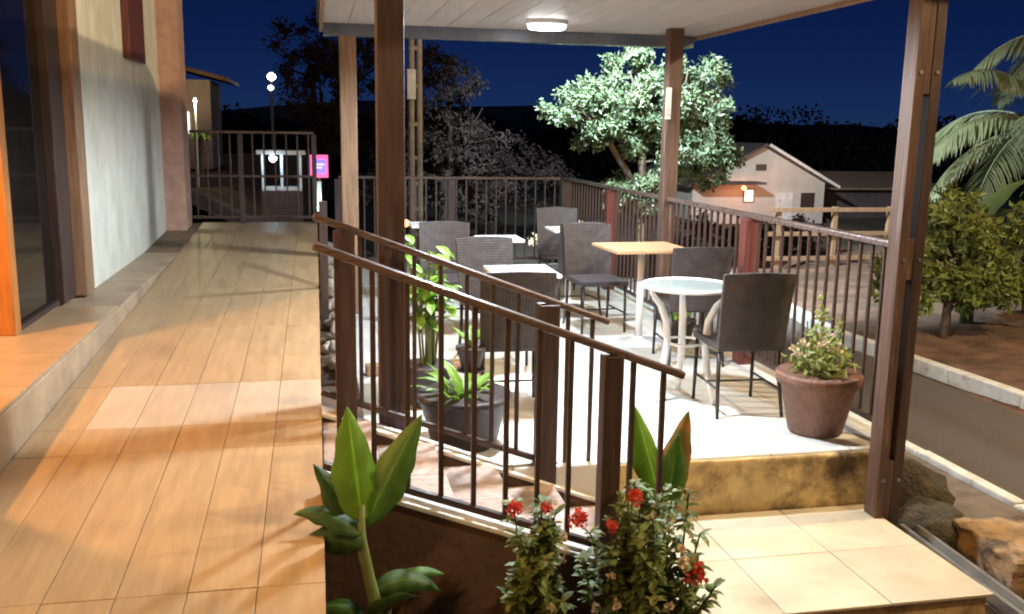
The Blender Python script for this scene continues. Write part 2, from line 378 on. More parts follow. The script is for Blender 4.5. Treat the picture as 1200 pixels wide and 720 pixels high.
def hill(x, y):
    r_ = math.hypot(x, y); t = min(1, max(0, (r_-60)/160)); a = math.atan2(x, y)
    return -1.2 + t*t*(3-2*t)*(7+4*noise.noise(Vector((a*2.6, 0.3, 0)))+2.2*noise.noise(Vector((a*9, 1.3, 0)))) + t*2.5*noise.noise(Vector((x*0.05, y*0.05, 0)))
mb = MB(); na, nr = 150, 14
for j in range(nr+1):
    for i in range(na):
        a = 2*PI*i/na; r_ = 55+170*j/nr; x, y = r_*math.sin(a), r_*math.cos(a); mb.v.append((x, y, hill(x, y)))
for j in range(nr):
    for i in range(na): mb.f.append((j*na+i, j*na+(i+1)%na, (j+1)*na+(i+1)%na, (j+1)*na+i))
tag(obj('hills', mb, 'ground', smooth=True), kind='structure')
random.seed(5); mb = MB()
for k in range(330):
    a = rnd(-0.5, 1.1); r_ = rnd(46, 62); k_ = rnd(0.5,1.15); c = Vector((r_*math.sin(a), r_*math.cos(a), rnd(0.0, 1.0)+(0.9 if k % 6 == 0 else 0)))
    for q_ in range(320):
        d = rdir(); p = c+Vector((d.x*2.0, d.y*1.5, d.z*1.5))*k_*rnd(0.55,1); e = rdir(); mb.leaf(p, e, e.cross(rdir()).normalized(), rnd(.2,.42), rnd(.12,.24))
WOOD = mb

# ------------------------------------------------------------------ setting: sloping walkway
def wz(y): return 0.13 + 0.044*y
walk = thing('walkway', None, None, kind='structure')
mb = MB(); y0, y1 = -3.0, 10.55
mb.hexa([(-1.5,y0,-0.8),(-0.012,y0,-0.8),(-0.012,y1,-0.8),(-1.5,y1,-0.8),(-1.5,y0,wz(y0)-0.012),(-0.012,y0,wz(y0)-0.012),(-0.012,y1,wz(y1)-0.012),(-1.5,y1,wz(y1)-0.012)])
obj('bed', mb, 'grout', walk)
cuts = [-3.0,-1.9,-0.75,0.40,1.55,2.70,3.85,4.15,4.75,5.90,7.05,8.20,9.35,10.5]
ncol = 6; cw = 1.2/ncol
for r_ in range(len(cuts)-1):
    a, b_ = cuts[r_], cuts[r_+1]
    for c_ in range(ncol):
        x0 = -1.2+c_*cw; g = 0.0012; dz = rnd(-0.0012, 0.0012)
        L_ = b_-a-2*g
        mb = MB()
        def q(x, y, h): return (x, y, h)
        mb.hexa([(0,0,-0.012),(cw-2*g,0,-0.012),(cw-2*g,L_,-0.012+0.044*L_),(0,L_,-0.012+0.044*L_),(0,0,0),(cw-2*g,0,0),(cw-2*g,L_,0.044*L_),(0,L_,0.044*L_)])
        pale = (r_ == 7 and c_ > 0)  # this row carries the painted light patch
        obj('floor_tile', mb, 'tile_lit' if pale else 'tile', walk, bevel=0.0015, loc=(x0+g, a+g, wz(a+g)+dz))

# ------------------------------------------------------------------ setting: raised terrace
ter = thing('terrace', None, None, kind='structure')
TF = 4.22
obj('floor_slab', B(0.22, 3.02, TF, 11.2, -0.8, 0.0), 'floor', ter, bevel=0.012)
# front wall: uneven stained plaster, stands 12 mm proud
mb = MB(); nx, nz = 60, 12
for j in range(nz+1):
    for i in range(nx+1):
        x = 1.36+(2.99-1.36)*i/nx; z = -0.34+0.325*j/nz
        mb.v.append((x, TF-0.014+0.012*noise.noise(Vector((x*5, 0, z*7))), z))
for j in range(nz):
    for i in range(nx):
        a = j*(nx+1)+i; mb.f.append((a, a+1, a+nx+2, a+nx+1))
for i in range(nx):
    a = nz*(nx+1)+i; k = len(mb.v)
    mb.v += [(mb.v[a][0], TF+0.01, mb.v[a][2]), (mb.v[a+1][0], TF+0.01, mb.v[a+1][2])]; mb.f.append((a, a+1, k+1, k))
obj('front_wall', mb, 'yellow', ter, smooth=True)
# soil strip between walkway and terrace
sheet('planting_strip', -0.01, 0.22, 4.3, 10.5, 6, 60, lambda x, y: 0.06+0.02*(y-4.3)+0.03*noise.noise(Vector((x*6, y*4, 0))), 'soil')
# bed in front of the stairs
sheet('planting_bed', -0.01, 2.9, -2.5, 3.32, 40, 60, lambda x, y: -0.16-0.16*min(1.6, x)+0.03*noise.noise(Vector((x*4, y*4, 1))), 'soil')

# ------------------------------------------------------------------ stairs + landing
st = thing('stairs', None, None, kind='structure')
ys0, ys1 = 3.36, 4.19
for k in range(5):
    x0 = 0.0 if k == 0 else 0.20+0.29*(k-1); x1 = 0.20+0.29*k; zt = 0.285-0.122*k
    obj('step', B(x0+0.001, x1+0.012, ys0, ys1, -0.7, zt-0.022), 'brownwall', st)
    for j in range(2):
        ya = ys0+(ys1-ys0)/2*j
        obj('tread', B(x0+0.003, x1+0.022, ya+0.002, ya+(ys1-ys0)/2-0.002, zt-0.021, zt), 'granite', st, bevel=0.004)
# sloping side walls
def sidewall(name, y0, y1, za, zb, xa, xb, zbase):
    o = thing(name, None, None)
    return o
for (ya, yb, off) in ((3.25, 3.355, 0.375), (4.193, 4.213, 0.33)):
    sl = -0.385
    xa, xb = 0.0, 1.34
    mb = MB(); za, zb = off, off+sl*xb
    mb.hexa([(xa,ya,-0.7),(xb,ya,-0.7),(xb,yb,-0.7),(xa,yb,-0.7),(xa,ya,za-0.02),(xb,ya,zb-0.02),(xb,yb,zb-0.02),(xa,yb,za-0.02)])
    obj('side_wall', mb, 'brownwall', st)
    mb = MB(); e = 0.012; yc = yb+e if ya < 4 else yb+0.1
    mb.hexa([(xa,ya-e,za-0.019),(xb+e,ya-e,zb-0.019),(xb+e,yc,zb-0.019),(xa,yc,za-0.019),(xa,ya-e,za),(xb+e,ya-e,zb),(xb+e,yc,zb),(xa,yc,za)])
    obj('coping', mb, 'whitepaint', st, bevel=0.004)
# landing
ld = thing('landing', None, None, kind='structure')
obj('landing_slab', B(1.38, 2.76, 3.22, 4.2, -0.75, -0.316), 'yellow', ld)
ct = [1.365, 1.82, 2.30, 2.785]; rw = [3.20, 3.70, 4.195]
for i in range(3):
    for j in range(2):
        sh = 0
        obj('floor_tile', B(ct[i]+0.002, ct[i+1]-0.002, rw[j]+0.002, rw[j+1]-0.002, -0.314, -0.30+rnd(-.001,.001)), 'stair_tile', ld, bevel=0.003)
# lower step in front of the landing and the drain along its right side
obj('lower_step', B(1.45, 2.86, 2.75, 3.21, -0.8, -0.46), 'yellow', ld, bevel=0.015)
dr = thing('drain_channel', 'narrow steel edged drain channel beside the tiled landing', 'drain', (0,0,0))
obj('drain_edge', MB().beam((2.86,2.6,-0.40),(2.88,4.0,-0.36),0.022,0.05), 'galv', dr)
obj('drain_edge', MB().beam((2.95,2.6,-0.41),(2.97,4.0,-0.37),0.022,0.05), 'galv', dr)
obj('channel_bed', MB().beam((2.905,2.6,-0.44),(2.925,4.0,-0.40),0.09,0.03), 'concrete', dr)

# ------------------------------------------------------------------ cafe building on the left
bd = thing('cafe_building', 'pale plastered cafe building with timber framed glass door beside the walkway', 'building')
PT = 0.50
WX = -1.50
obj('plinth', B(-1.7, -1.203, -3.0, 10.05, -0.7, PT), 'plinth', bd, bevel=0.012)
# sill tiles in the doorway
for i in range(4):
    ya = 3.55+i*0.62
    obj('sill_tile', B(-1.69, -1.212, ya+0.002, ya+0.616, PT+0.001, PT+0.012), 'sill', bd, bevel=0.002)
mb = MB().box(-1.72, WX, 6.60, 10.0, PT+0.001, 3.0).box(-1.72, WX, -3.0, 3.55, PT+0.001, 3.0).box(-1.72, WX, 3.55, 6.60, 2.62, 3.0)
obj('wall', mb, 'wall', bd)
obj('pillar', B(-1.72, -1.30, 10.0, 10.45, 0.3, 3.0), 'pinkbrick', bd, bevel=0.01)
obj('door_jamb', B(-1.70, -1.46, 6.40, 6.598, PT+0.012, 2.6), 'wood_tan', bd, bevel=0.008)
obj('door_jamb', B(-1.66, -1.53, 6.12, 6.40, PT+0.012, 2.6), 'wood_dk', bd, bevel=0.006)
obj('door_jamb', B(-1.66, -1.50, 3.552, 3.66, PT+0.012, 2.6), 'wood_orange', bd, bevel=0.006)
obj('lintel', B(-1.68, -1.47, 3.55, 6.598, 2.601, 2.72), 'wood_tan', bd, bevel=0.008)
dp = obj('door_pane', B(-1.60, -1.585, 5.30, 6.12, PT+0.015, 2.6), 'glass_dk', bd)
obj('door_stile', B(-1.63, -1.55, 5.20, 5.30, PT+0.012, 2.6), 'wood_orange', dp, bevel=0.006)
obj('door_rail', B(-1.62, -1.56, 5.302, 6.118, PT+0.012, PT+0.04), 'wood_dk', dp)
obj('shutter', B(-1.50, -1.44, 8.25, 8.95, 2.13, 2.95), 'wood_red', bd, bevel=0.008)
# room behind the doorway
mb = MB().box(-4.6,-4.5,2.2,6.6,PT,3.0).box(-4.5,-1.73,2.1,2.2,PT,3.0).box(-4.5,-1.73,6.6,6.7,PT,3.0)
obj('room_wall', mb, 'warmwall', bd)
obj('room_floor', B(-4.5,-1.70,2.2,6.6,PT-0.1,PT+0.004), 'sill', bd)
obj('room_ceiling', B(-4.6,-1.5,-3,10.45,3.001,3.1), 'ceil', bd)
rl = thing('pendant_lamp', 'warm pendant lamp hanging inside the open doorway', 'lamp', (-2.35, 4.35, 2.45))
obj('lamp_shade', MB().lathe([(0.03,0.12),(0.05,0.11),(0.16,0.0),(0.155,0.0),(0.045,0.10),(0.02,0.11)], 20), 'wood_orange', rl, smooth=True)
obj('lamp_bulb', MB().lathe([(0.005,-0.04),(0.03,-0.03),(0.042,0.0),(0.03,0.035),(0.015,0.06)], 14), 'lamp_warm', rl, smooth=True)
obj('cord', MB().tube([(0,0,0.12),(0,0,0.55)], 0.004, 6), 'chairleg', rl)
point_lamp('pendant_light', (0,0,-0.08), 190, (1.0,0.50,0.14), 0.06, rl)
# porch lamp on the wall near the entrance (behind the viewer)
pl = thing('wall_lamp', 'warm wall lantern on the pale cafe wall before the doorway', 'lamp', (-1.50, 1.3, 2.25))
obj('back_plate', B(0.001, 0.02, -0.05, 0.05, -0.10, 0.10), 'chairleg', pl)
obj('arm', MB().tube([(0.02,0,0.05),(0.10,0,0.09),(0.16,0,0.06)], 0.009, 8), 'chairleg', pl)
obj('lamp_glass', MB().lathe([(0.02,-0.10),(0.05,-0.08),(0.06,0.0),(0.05,0.05),(0.01,0.07)], 16, (0.16,0,-0.01)), 'lamp_warm', pl, smooth=True)
point_lamp('wall_light', (0.30,0,-0.02), 52, (1.0,0.50,0.16), 0.06, pl)

# ------------------------------------------------------------------ canopy over the terrace
cn = thing('canopy', 'flat boarded canopy roof with blue grey beam over the cafe terrace', 'canopy')
CX0, CX1, CY0, CY1, CZ = 0.08, 3.36, 3.7, 8.35, 2.46
nb = 16; bw = (CX1-CX0)/nb
for i in range(nb):
    obj('ceiling_board', B(CX0+i*bw+0.002, CX0+(i+1)*bw-0.002, CY0, CY1, CZ, CZ+0.02), 'ceil', cn, bevel=0.003)
obj('roof_sheet', B(CX0-0.05, CX1+0.05, CY0-0.05, CY1+0.08, CZ+0.021, CZ+0.06), 'roofdark', cn)
obj('rear_beam', B(CX0, CX1-0.02, 8.20, 8.32, 2.36, CZ-0.001), 'beam', cn, bevel=0.006)
obj('front_beam', B(CX0, CX1-0.02, 4.33, 4.47, 2.34, CZ-0.001), 'wood', cn, bevel=0.006)
obj('fascia', B(CX0-0.03, CX0-0.002, CY0, CY1, 2.40, 2.56), 'wood_tan', cn)
obj('fascia', B(CX1+0.002, CX1+0.03, CY0, CY1, 2.43, 2.56), 'wood_tan', cn)
# posts
tp = obj('canopy_post', B(-0.062, 0.062, -0.06, 0.06, 0, 2.339), 'wood', bevel=0.006, loc=(0.335, 4.40, 0.0))
tag(tp, 'dark brown square timber canopy post standing at the head of the stairs', 'post')
tp = obj('canopy_post', B(-0.07, 0.07, -0.06, 0.06, 0, 2.359), 'wood_tan', bevel=0.006, loc=(0.28, 8.26, 0.0))
tag(tp, 'tan square timber post under the canopy corner by the planting strip', 'post')
rp = thing('canopy_post', 'grey brown canopy post with pale notice on the road side railing', 'post', (2.95, 7.66, 0))
obj('post_shaft', B(-0.062, 0.062, -0.055, 0.055, 0, 2.459), 'wood_weather', rp, bevel=0.006)
obj('notice', B(-0.075, -0.030, -0.066, -0.0555, 1.72, 1.98), 'whitepaint', rp)
fp = thing('canopy_post', 'weathered twin plank timber post with slots beside the tiled landing', 'post', (2.80, 4.06, -0.30))
for xo in (-0.042, 0.044):
    obj('plank', B(xo-0.026, xo+0.026, -0.05, 0.05, -0.3, 2.755), 'wood_weather' if xo < 0 else 'wood_dk', fp, bevel=0.004)  # right plank's shaded look is put into its darker timber colour
for z0, z1 in ((-0.3, 0.30), (1.22, 1.42), (2.10, 2.75)):
    obj('spacer_block', B(-0.0155, 0.0175, -0.044, 0.044, z0, z1), 'wood_weather', fp, bevel=0.003)
for z in (0.2, 1.32, 2.2, 2.6):
    for xo in (-0.042, 0.044):
        obj('bolt_head', MB().tube([(xo,-0.0505,z),(xo,-0.058,z)], 0.009, 8), 'galv', fp)

# ceiling lamps
def ceiling_lamp(label, x, y, power, rx=0.15, col=(0.82,0.92,1.0)):
    t = thing('ceiling_lamp', label, 'lamp', (x, y, CZ))
    obj('lamp_housing', MB().lathe([(rx*1.12,-0.001),(rx*1.12,-0.03),(rx*1.04,-0.036)], 32, sq=0.75), 'white', t, smooth=False)
    obj('diffuser', MB().lathe([(rx,-0.03),(rx,-0.055),(rx*0.9,-0.068),(rx*0.5,-0.074)], 32, sq=0.75), 'lamp_cool', t, smooth=True)
    l = bpy.data.lights.new('ceiling_light', 'SPOT'); l.energy = power; l.color = col; l.shadow_soft_size = 0.09; l.spot_size = R(172); l.spot_blend = 0.35
    lo_ = bpy.data.objects.new('ceiling_light', l); C.objects.link(lo_); lo_.parent = t; lo_.location = (0,0,-0.10)
    return t
ceiling_lamp('lit oval ceiling lamp near the blue grey canopy beam', 1.80, 7.45, 260)
ceiling_lamp('lit oval ceiling lamp over the terrace edge above the stairs', 1.35, 4.85, 400)

# ------------------------------------------------------------------ railings
def baluster_mesh(h, w=0.016):
    return B(-w/2, w/2, -w/2, w/2, 0, h)
def railing(name, label, p0, p1, h, bars, posts, top=(0.055,0.035), bottom=0.05, bot_h=0.03, post_w=0.09, post_drop=0.0, matpost='wood', post_h=None, over0=0.0, over1=0.0, bw=0.016, post_mats=None):
    p0, p1 = Vector(p0), Vector(p1)
    root = thing(name, label, 'railing', p0); d = p1-p0; u = d.normalized()
    obj('top_rail', MB().beam(-u*over0+Vector((0,0,h)), d+u*over1+Vector((0,0,h)), top[0], top[1]), 'railtop', root, bevel=0.008)
    obj('bottom_rail', MB().beam(Vector((0,0,bottom+bot_h/2)), d+Vector((0,0,bottom+bot_h/2)), 0.035, bot_h), 'rail', root, bevel=0.004)
    hb = h-top[1]/2-bottom-bot_h
    me = None
    for t in bars:
        if me is None:
            o = obj('baluster', baluster_mesh(hb-0.002, bw), 'rail', root); me = o.data
        else: o = inst('baluster', me, root)
        o.location = d*t+Vector((0,0,bottom+bot_h+0.001))
        o.rotation_euler = (0,0,rnd(-0.06,0.06))
    for i, t in enumerate(posts):
        w = post_w*rnd(0.97,1.03)
        ph = (post_h if post_h else h-top[1]/2-0.002)
        pos = d*t
        obj('post', B(-w/2,w/2,-w/2,w/2,-post_drop,ph), post_mats[i] if post_mats else matpost, root, bevel=0.004, loc=pos)
    return root
# stair railings (slope -0.37): near side Y 3.30, terrace side Y 4.25
def bars_excl(n, posts, gap):
    return [(i+0.5)/n for i in range(n) if all(abs((i+0.5)/n-p) > gap for p in posts)]
L_ = 1.35
for (yy, nm, ps, z0, off) in ((3.302, 'brown sloping stair railing on the white capped wall by the planting bed', [0.80], 0.335, 0.86),
                              (4.262, 'brown sloping stair railing on the terrace side of the stairs', [0.085, 0.79], 0.34, 0.87)):
    railing('stair_railing', nm, (0.0, yy, z0), (L_, yy, z0-0.372*L_), off, bars_excl(11, ps, 0.04), ps, top=(0.05,0.03), bottom=0.055, bot_h=0.026, post_w=0.075 if yy < 4 else 0.095, post_drop=0.25 if yy < 4 else 0.12, over0=0.02, over1=0.02, bw=0.018)
# small newel where both stair rails meet the walkway
nw = obj('newel_post', B(-0.03,0.03,-0.03,0.03,0,0.98), 'wood_dk', bevel=0.004, loc=(0.04, 7.0, 0.10))
tag(nw, 'slim dark post at the walkway edge among the rubble stones', 'post')
# road side railing
y0r, y1r = 4.28, 11.08; Lr = y1r-y0r
ps = [0.003, (6.05-y0r)/Lr, (9.25-y0r)/Lr, 1.0]
n = int(Lr/0.112)
railing('terrace_railing', 'long brown railing along the road side of the terrace', (2.95,y0r,0), (2.95,y1r,0), 1.05, bars_excl(n, ps+[(7.66-y0r)/Lr], 0.012), ps, top=(0.06,0.035), bottom=0.07, post_w=0.11, post_mats=['wood_tan','wood_red','wood_red','wood_dk'])
ps = [0.0, 0.5]
railing('terrace_railing', 'brown railing across the back end of the terrace', (0.24,11.08,0), (2.88,11.08,0), 1.05, bars_excl(22, ps, 0.02), ps, top=(0.06,0.03), bottom=0.07, post_w=0.08)
#rz
# railing closing the far end of the walkway
zf = wz(10.42)
wr = railing('walkway_railing', 'dark steel railing closing the upper end of the walkway', (-1.29,10.42,zf), (-0.02,10.42,zf), 0.96, bars_excl(11, [0.0,1.0,0.40], 0.035), [0.40, 1.0], top=(0.035,0.03), bottom=0.05, post_w=0.05, matpost='wood_dk')
o = obj('middle_rail', MB().beam((0,0,0.50),(1.27,0,0.50),0.02,0.025), 'rail', wr)

# ------------------------------------------------------------------ chairs and tables
def make_chair():
    t = thing('cafe_chair', 'x', 'chair', group='dark rattan terrace chairs')
    w, d = 0.40, 0.42
    # seat: slightly dished slab
    mb = MB(); n = 6
    for k, zz in ((0, 0.385), (1, 0.425)):
        for j in range(n+1):
            for i in range(n+1):
                x = -w/2+w*i/n; y = -d/2+d*j/n
                mb.v.append((x, y, zz-(0.012*(1-(2*i/n-1)**2)*(1-(2*j/n-1)**2) if k else 0)))
    q = (n+1)*(n+1)
    for j in range(n):
        for i in range(n):
            a = j*(n+1)+i
            mb.f += [(a, a+n+1, a+n+2, a+1), (q+a, q+a+1, q+a+n+2, q+a+n+1)]
    for i in range(n):
        a = i; mb.f.append((a, a+1, q+a+1, q+a)); a = n*(n+1)+i; mb.f.append((a+1, a, q+a, q+a+1))
        a = i*(n+1); mb.f.append((a+n+1, a, q+a, q+a+n+1)); a = i*(n+1)+n; mb.f.append((a, a+n+1, q+a+n+1, q+a))
    obj('seat', mb, 'rattan', t, bevel=0.006)
    # backrest: curved and leaning panel
    mb = MB(); nx, nz = 8, 6
    for k in (0, 1):
        for j in range(nz+1):
            for i in range(nx+1):
                u_ = 2*i/nx-1; z = 0.40+0.44*j/nz
                wd = w*(1+0.06*j/nz)
                y = -d/2-0.07*(j/nz)**1.3-0.028*(1-u_*u_)+(0.028 if k else 0)
                zz = z + (0.012*(1-u_*u_) if j == nz else 0)
                mb.v.append((u_*wd/2, y, zz))
    q = (nx+1)*(nz+1)
    for j in range(nz):
        for i in range(nx):
            a = j*(nx+1)+i
            mb.f += [(a, a+1, a+nx+2, a+nx+1), (q+a, q+a+nx+1, q+a+nx+2, q+a+1)]
    for i in range(nx):
        a = i; mb.f.append((a+1, a, q+a, q+a+1)); a = nz*(nx+1)+i; mb.f.append((a, a+1, q+a+1, q+a))
    for j in range(nz):
        a = j*(nx+1); mb.f.append((a, a+nx+1, q+a+nx+1, q+a)); a = j*(nx+1)+nx; mb.f.append((a+nx+1, a, q+a, q+a+nx+1))
    obj('backrest', mb, 'rattan', t, bevel=0.004)
    for sx in (-1, 1):
        obj('leg', MB().tube([(sx*(w/2-0.015), d/2-0.02, 0.0), (sx*(w/2-0.02), d/2-0.025, 0.385)], [0.010,0.013], 8), 'chairleg', t, smooth=True)
        obj('leg', MB().tube([(sx*(w/2-0.005), -d/2-0.03, 0.0), (sx*(w/2-0.015), -d/2+0.015, 0.20), (sx*(w/2-0.015), -d/2+0.02, 0.385)], [0.010,0.012,0.013], 8), 'chairleg', t, smooth=True)
        obj('stretcher', MB().tube([(sx*(w/2-0.018), -d/2+0.012, 0.16), (sx*(w/2-0.018), d/2-0.022, 0.16)], 0.007, 6), 'chairleg', t, smooth=True)
    obj('stretcher', MB().tube([(-w/2+0.018, 0, 0.16), (w/2-0.018, 0, 0.16)], 0.007, 6), 'chairleg', t, smooth=True)
    return t
ch0 = make_chair()
chairs = [
 (2.42, 5.04, -3, 'dark rattan chair between the glass topped table and the terracotta pot'),
 (2.58, 6.20, -4, 'dark rattan chair behind the glass table, its back turned to it'),
 (2.24, 7.34, 184, 'dark rattan chair facing the square wooden pedestal table from beside the far white table'),
 (2.37, 8.98, 178, 'dark rattan chair behind the small white table farthest along the terrace'),
 (2.20, 7.98, 6, 'dark rattan chair tucked in front of the small white far table'),
 (1.08, 5.22, -2, 'dark rattan chair closest to the stair railing with back to the stairs'),
 (1.20, 6.36, 186, 'dark rattan chair across the white table from the chair by the stairs'),
 (1.00, 7.52, 172, 'dark rattan chair beside the leafy green plant and the far white table'),
]
for i, (x, y, a, lb) in enumerate(chairs):
    o = ch0 if i == 0 else copy_tree(ch0)
    o.location = (x, y, 0.001); o.rotation_euler = (0, 0, R(a)); o['label'] = lb
def pedestal_table(label, x, y, sx, sy, z, topm, legm='white', rz=0.0):
    t = thing('pedestal_table', label, 'table', (x, y, 0.001), rz)
    obj('table_top', B(-sx/2, sx/2, -sy/2, sy/2, z-0.025, z), topm, t, bevel=0.006)
    obj('pedestal', MB().tube([(0,0,0.02),(0,0,z-0.03)], 0.028, 14), legm, t, smooth=True)
    obj('base', MB().lathe([(0.20,0.0),(0.20,0.012),(0.06,0.03),(0.03,0.05)], 24), legm, t)
    obj('bracket', B(-sx*0.3, sx*0.3, -0.02, 0.02, z-0.045, z-0.026), 'chairleg', t)
    return t
pedestal_table('square wooden topped table on a white pedestal leg', 2.43, 6.80, 0.62, 0.56, 0.75, 'table_wood', rz=R(3))
pedestal_table('white topped table behind the chair closest to the stairs', 1.27, 5.80, 0.42, 0.46, 0.73, 'white')
pedestal_table('small white topped table between two dark chairs at the far end of the terrace', 2.30, 8.45, 0.38, 0.40, 0.72, 'white')
pedestal_table('white topped table left of the far chairs beyond the leafy plant', 1.46, 7.55, 0.36, 0.36, 0.74, 'white')
pedestal_table('white topped table standing against the back railing', 1.05, 8.75, 0.42, 0.4, 0.74, 'white')
# round glass table with curved white legs
gt = thing('glass_table', 'round glass topped table with curved white metal legs', 'table', (2.17, 5.24, 0.001), R(-20))
obj('glass_top', MB().lathe([(0.25,0.700),(0.255,0.704),(0.25,0.709)], 40), 'glass', gt, smooth=False)
mb = MB(); pts = [(0.265*math.cos(2*PI*i/40), 0.265*math.sin(2*PI*i/40), 0.703) for i in range(41)]
obj('rim', mb.tube(pts, 0.013, 8, cap=False), 'white', gt, smooth=True)
for k in range(3):
    a = R(215)+k*2*PI/3; c, s = math.cos(a), math.sin(a)
    prof = [(0.26,0.69),(0.245,0.66),(0.19,0.60),(0.145,0.50),(0.13,0.36),(0.15,0.20),(0.19,0.06),(0.21,0.0)]
    obj('leg', MB().tube([(r_*c, r_*s, z) for r_, z in prof], [0.012,0.016,0.02,0.023,0.023,0.022,0.019,0.016], 10), 'white', gt, smooth=True)
obj('ring_stretcher', MB().tube([(0.12*math.cos(2*PI*i/24), 0.12*math.sin(2*PI*i/24), 0.36) for i in range(25)], 0.008, 6, cap=False), 'white', gt, smooth=True)

# ------------------------------------------------------------------ pots
def leafcloud(mb, c, rad, n, l, w, upbias=0.2, clump=0, jitter=0.25):
    cs = []
    if clump:
        for _ in range(clump):
            d = rdir(); cs.append(Vector(c)+Vector((d.x*rad[0], d.y*rad[1], d.z*rad[2]))*rnd(0.35,1.0))
    for _ in range(n):
        if clump:
            cc = random.choice(cs); d = rdir()*rnd(0,1)
            p = cc+Vector((d.x*rad[0], d.y*rad[1], d.z*rad[2]))*jitter
        else:
            d = rdir()*rnd(0.3,1)**0.5; p = Vector(c)+Vector((d.x*rad[0], d.y*rad[1], d.z*rad[2]))
        dr_ = (rdir()+Vector((0,0,upbias))).normalized(); s_ = dr_.cross(rdir()).normalized()
        k = rnd(0.7,1.25); mb.leaf(p, dr_, s_, l*k, w*k)
    return mb
def pot(name, label, x, y, z, prof, material, seed):
    random.seed(seed)
    t = thing(name, label, 'pot', (x, y, z))
    obj('pot_body', MB().lathe(prof, 40), material, t, smooth=True)
    rr, zz = prof[-1]
    obj('potting_soil', MB().lathe([(rr*0.98, zz*0.93),(rr*0.6, zz*0.955),(0.01, zz*0.96)], 24), 'soil', t, smooth=True)
    return t
big = pot('flower_pot', 'large tapered terracotta coloured woven pot with pale flowers by the post', 2.66, 4.52, 0.001, [(0.13,0.0),(0.145,0.01),(0.20,0.27),(0.205,0.275),(0.225,0.28),(0.23,0.33),(0.222,0.34),(0.205,0.335)], 'pot', 3)
mb = MB(); leafcloud(mb, (0,0,0.40), (0.17,0.17,0.10), 260, 0.06, 0.03, 0.3)
for k in range(9):
    a = rnd(0,6.28); r_ = rnd(0.02,0.13); h = rnd(0.15,0.30) if k else 0.42
    for q_ in range(int(h*50)):
        p = Vector((r_*math.cos(a), r_*math.sin(a), 0.34+h*rnd(0.2,1))); d = (rdir()+Vector((0,0,.4))).normalized(); mb.leaf(p, d, d.cross(rdir()).normalized(), 0.05, 0.028)
obj('foliage', mb, 'yellowgreen', big)
mb = MB()
for k in range(9):
    a = rnd(0,6.28); r_ = rnd(0.02,0.13); mb.tube([(r_*0.6*math.cos(a), r_*0.6*math.sin(a), 0.30),(r_*math.cos(a), r_*math.sin(a), rnd(0.5,0.7))], 0.004, 5)
obj('stem', mb, 'canna_stem', big)
for k in range(26):
    a = rnd(0,6.28); r_ = rnd(0.03,0.19); c = Vector((r_*math.cos(a), r_*math.sin(a), rnd(0.40,0.52))); mb = MB()
    for q_ in range(14):
        d = (rdir()+Vector((0,0,.3))).normalized(); mb.leaf(c+rdir()*0.008, d, d.cross(rdir()).normalized(), 0.028, 0.016)
    obj('flower_head', mb, 'paleflower', big)
bowl = pot('bowl_planter', 'wide dark bowl planter behind the stair railing', 0.72, 4.62, 0.001, [(0.15,0.0),(0.17,0.01),(0.20,0.14),(0.235,0.24),(0.245,0.245),(0.245,0.275),(0.225,0.275)], 'pot_dk', 5)
mb = MB()
for k in range(26):
    a = rnd(0,6.28); r_ = rnd(0.0,0.15); d = Vector((math.cos(a)*rnd(.2,.9), math.sin(a)*rnd(.2,.9), rnd(.5,1.2)))
    mb.leafblade((r_*math.cos(a), r_*math.sin(a), 0.26), d, rnd(0.10,0.26), rnd(0.035,0.06), 0.9, 0.25, 4)
obj('foliage', mb, 'fresh', bowl)
sp = pot('flower_pot', 'small dark pot with green shoots standing on the terrace behind the bowl planter', 0.82, 5.02, 0.30, [(0.05,0.0),(0.055,0.01),(0.075,0.10),(0.085,0.105),(0.085,0.125),(0.075,0.125)], 'pot_dk', 8)
mb = MB()
for k in range(12):
    a = rnd(0,6.28); d = Vector((math.cos(a)*.5, math.sin(a)*.5, 1)); mb.leafblade((0,0,0.11), d, rnd(0.08,0.17), 0.04, 0.8, 0.2, 4)
obj('foliage', mb, 'fresh', sp)
stn = obj('plant_stand', MB().tube([(0,0,0.29),(0,0,0.02)], 0.015, 8).lathe([(0.09,0.0),(0.09,0.012),(0.02,0.02)], 18).lathe([(0.02,0.275),(0.08,0.285),(0.08,0.297)], 18), 'chairleg', loc=(0.82,5.02,0.001))
tag(stn, 'thin dark metal plant stand carrying the small dark pot', 'plant stand')
fl = pot('flower_pot', 'small dark pot with pale blossoms against the road railing behind the glass table', 2.72, 6.72, 0.001, [(0.09,0.0),(0.10,0.01),(0.13,0.16),(0.14,0.17),(0.14,0.19),(0.125,0.19)], 'pot_dk', 9)
mb = MB(); leafcloud(mb, (0,0,0.27), (0.13,0.13,0.08), 150, 0.05, 0.025, 0.3); obj('foliage', mb, 'fresh', fl)
for k in range(8):
    c = Vector((rnd(-.1,.1), rnd(-.1,.1), rnd(.28,.36))); mb = MB()
    for q_ in range(12):
        d = rdir(); mb.leaf(c, d, d.cross(rdir()).normalized(), 0.03, 0.018)
    obj('flower_head', mb, 'paleflower', fl)

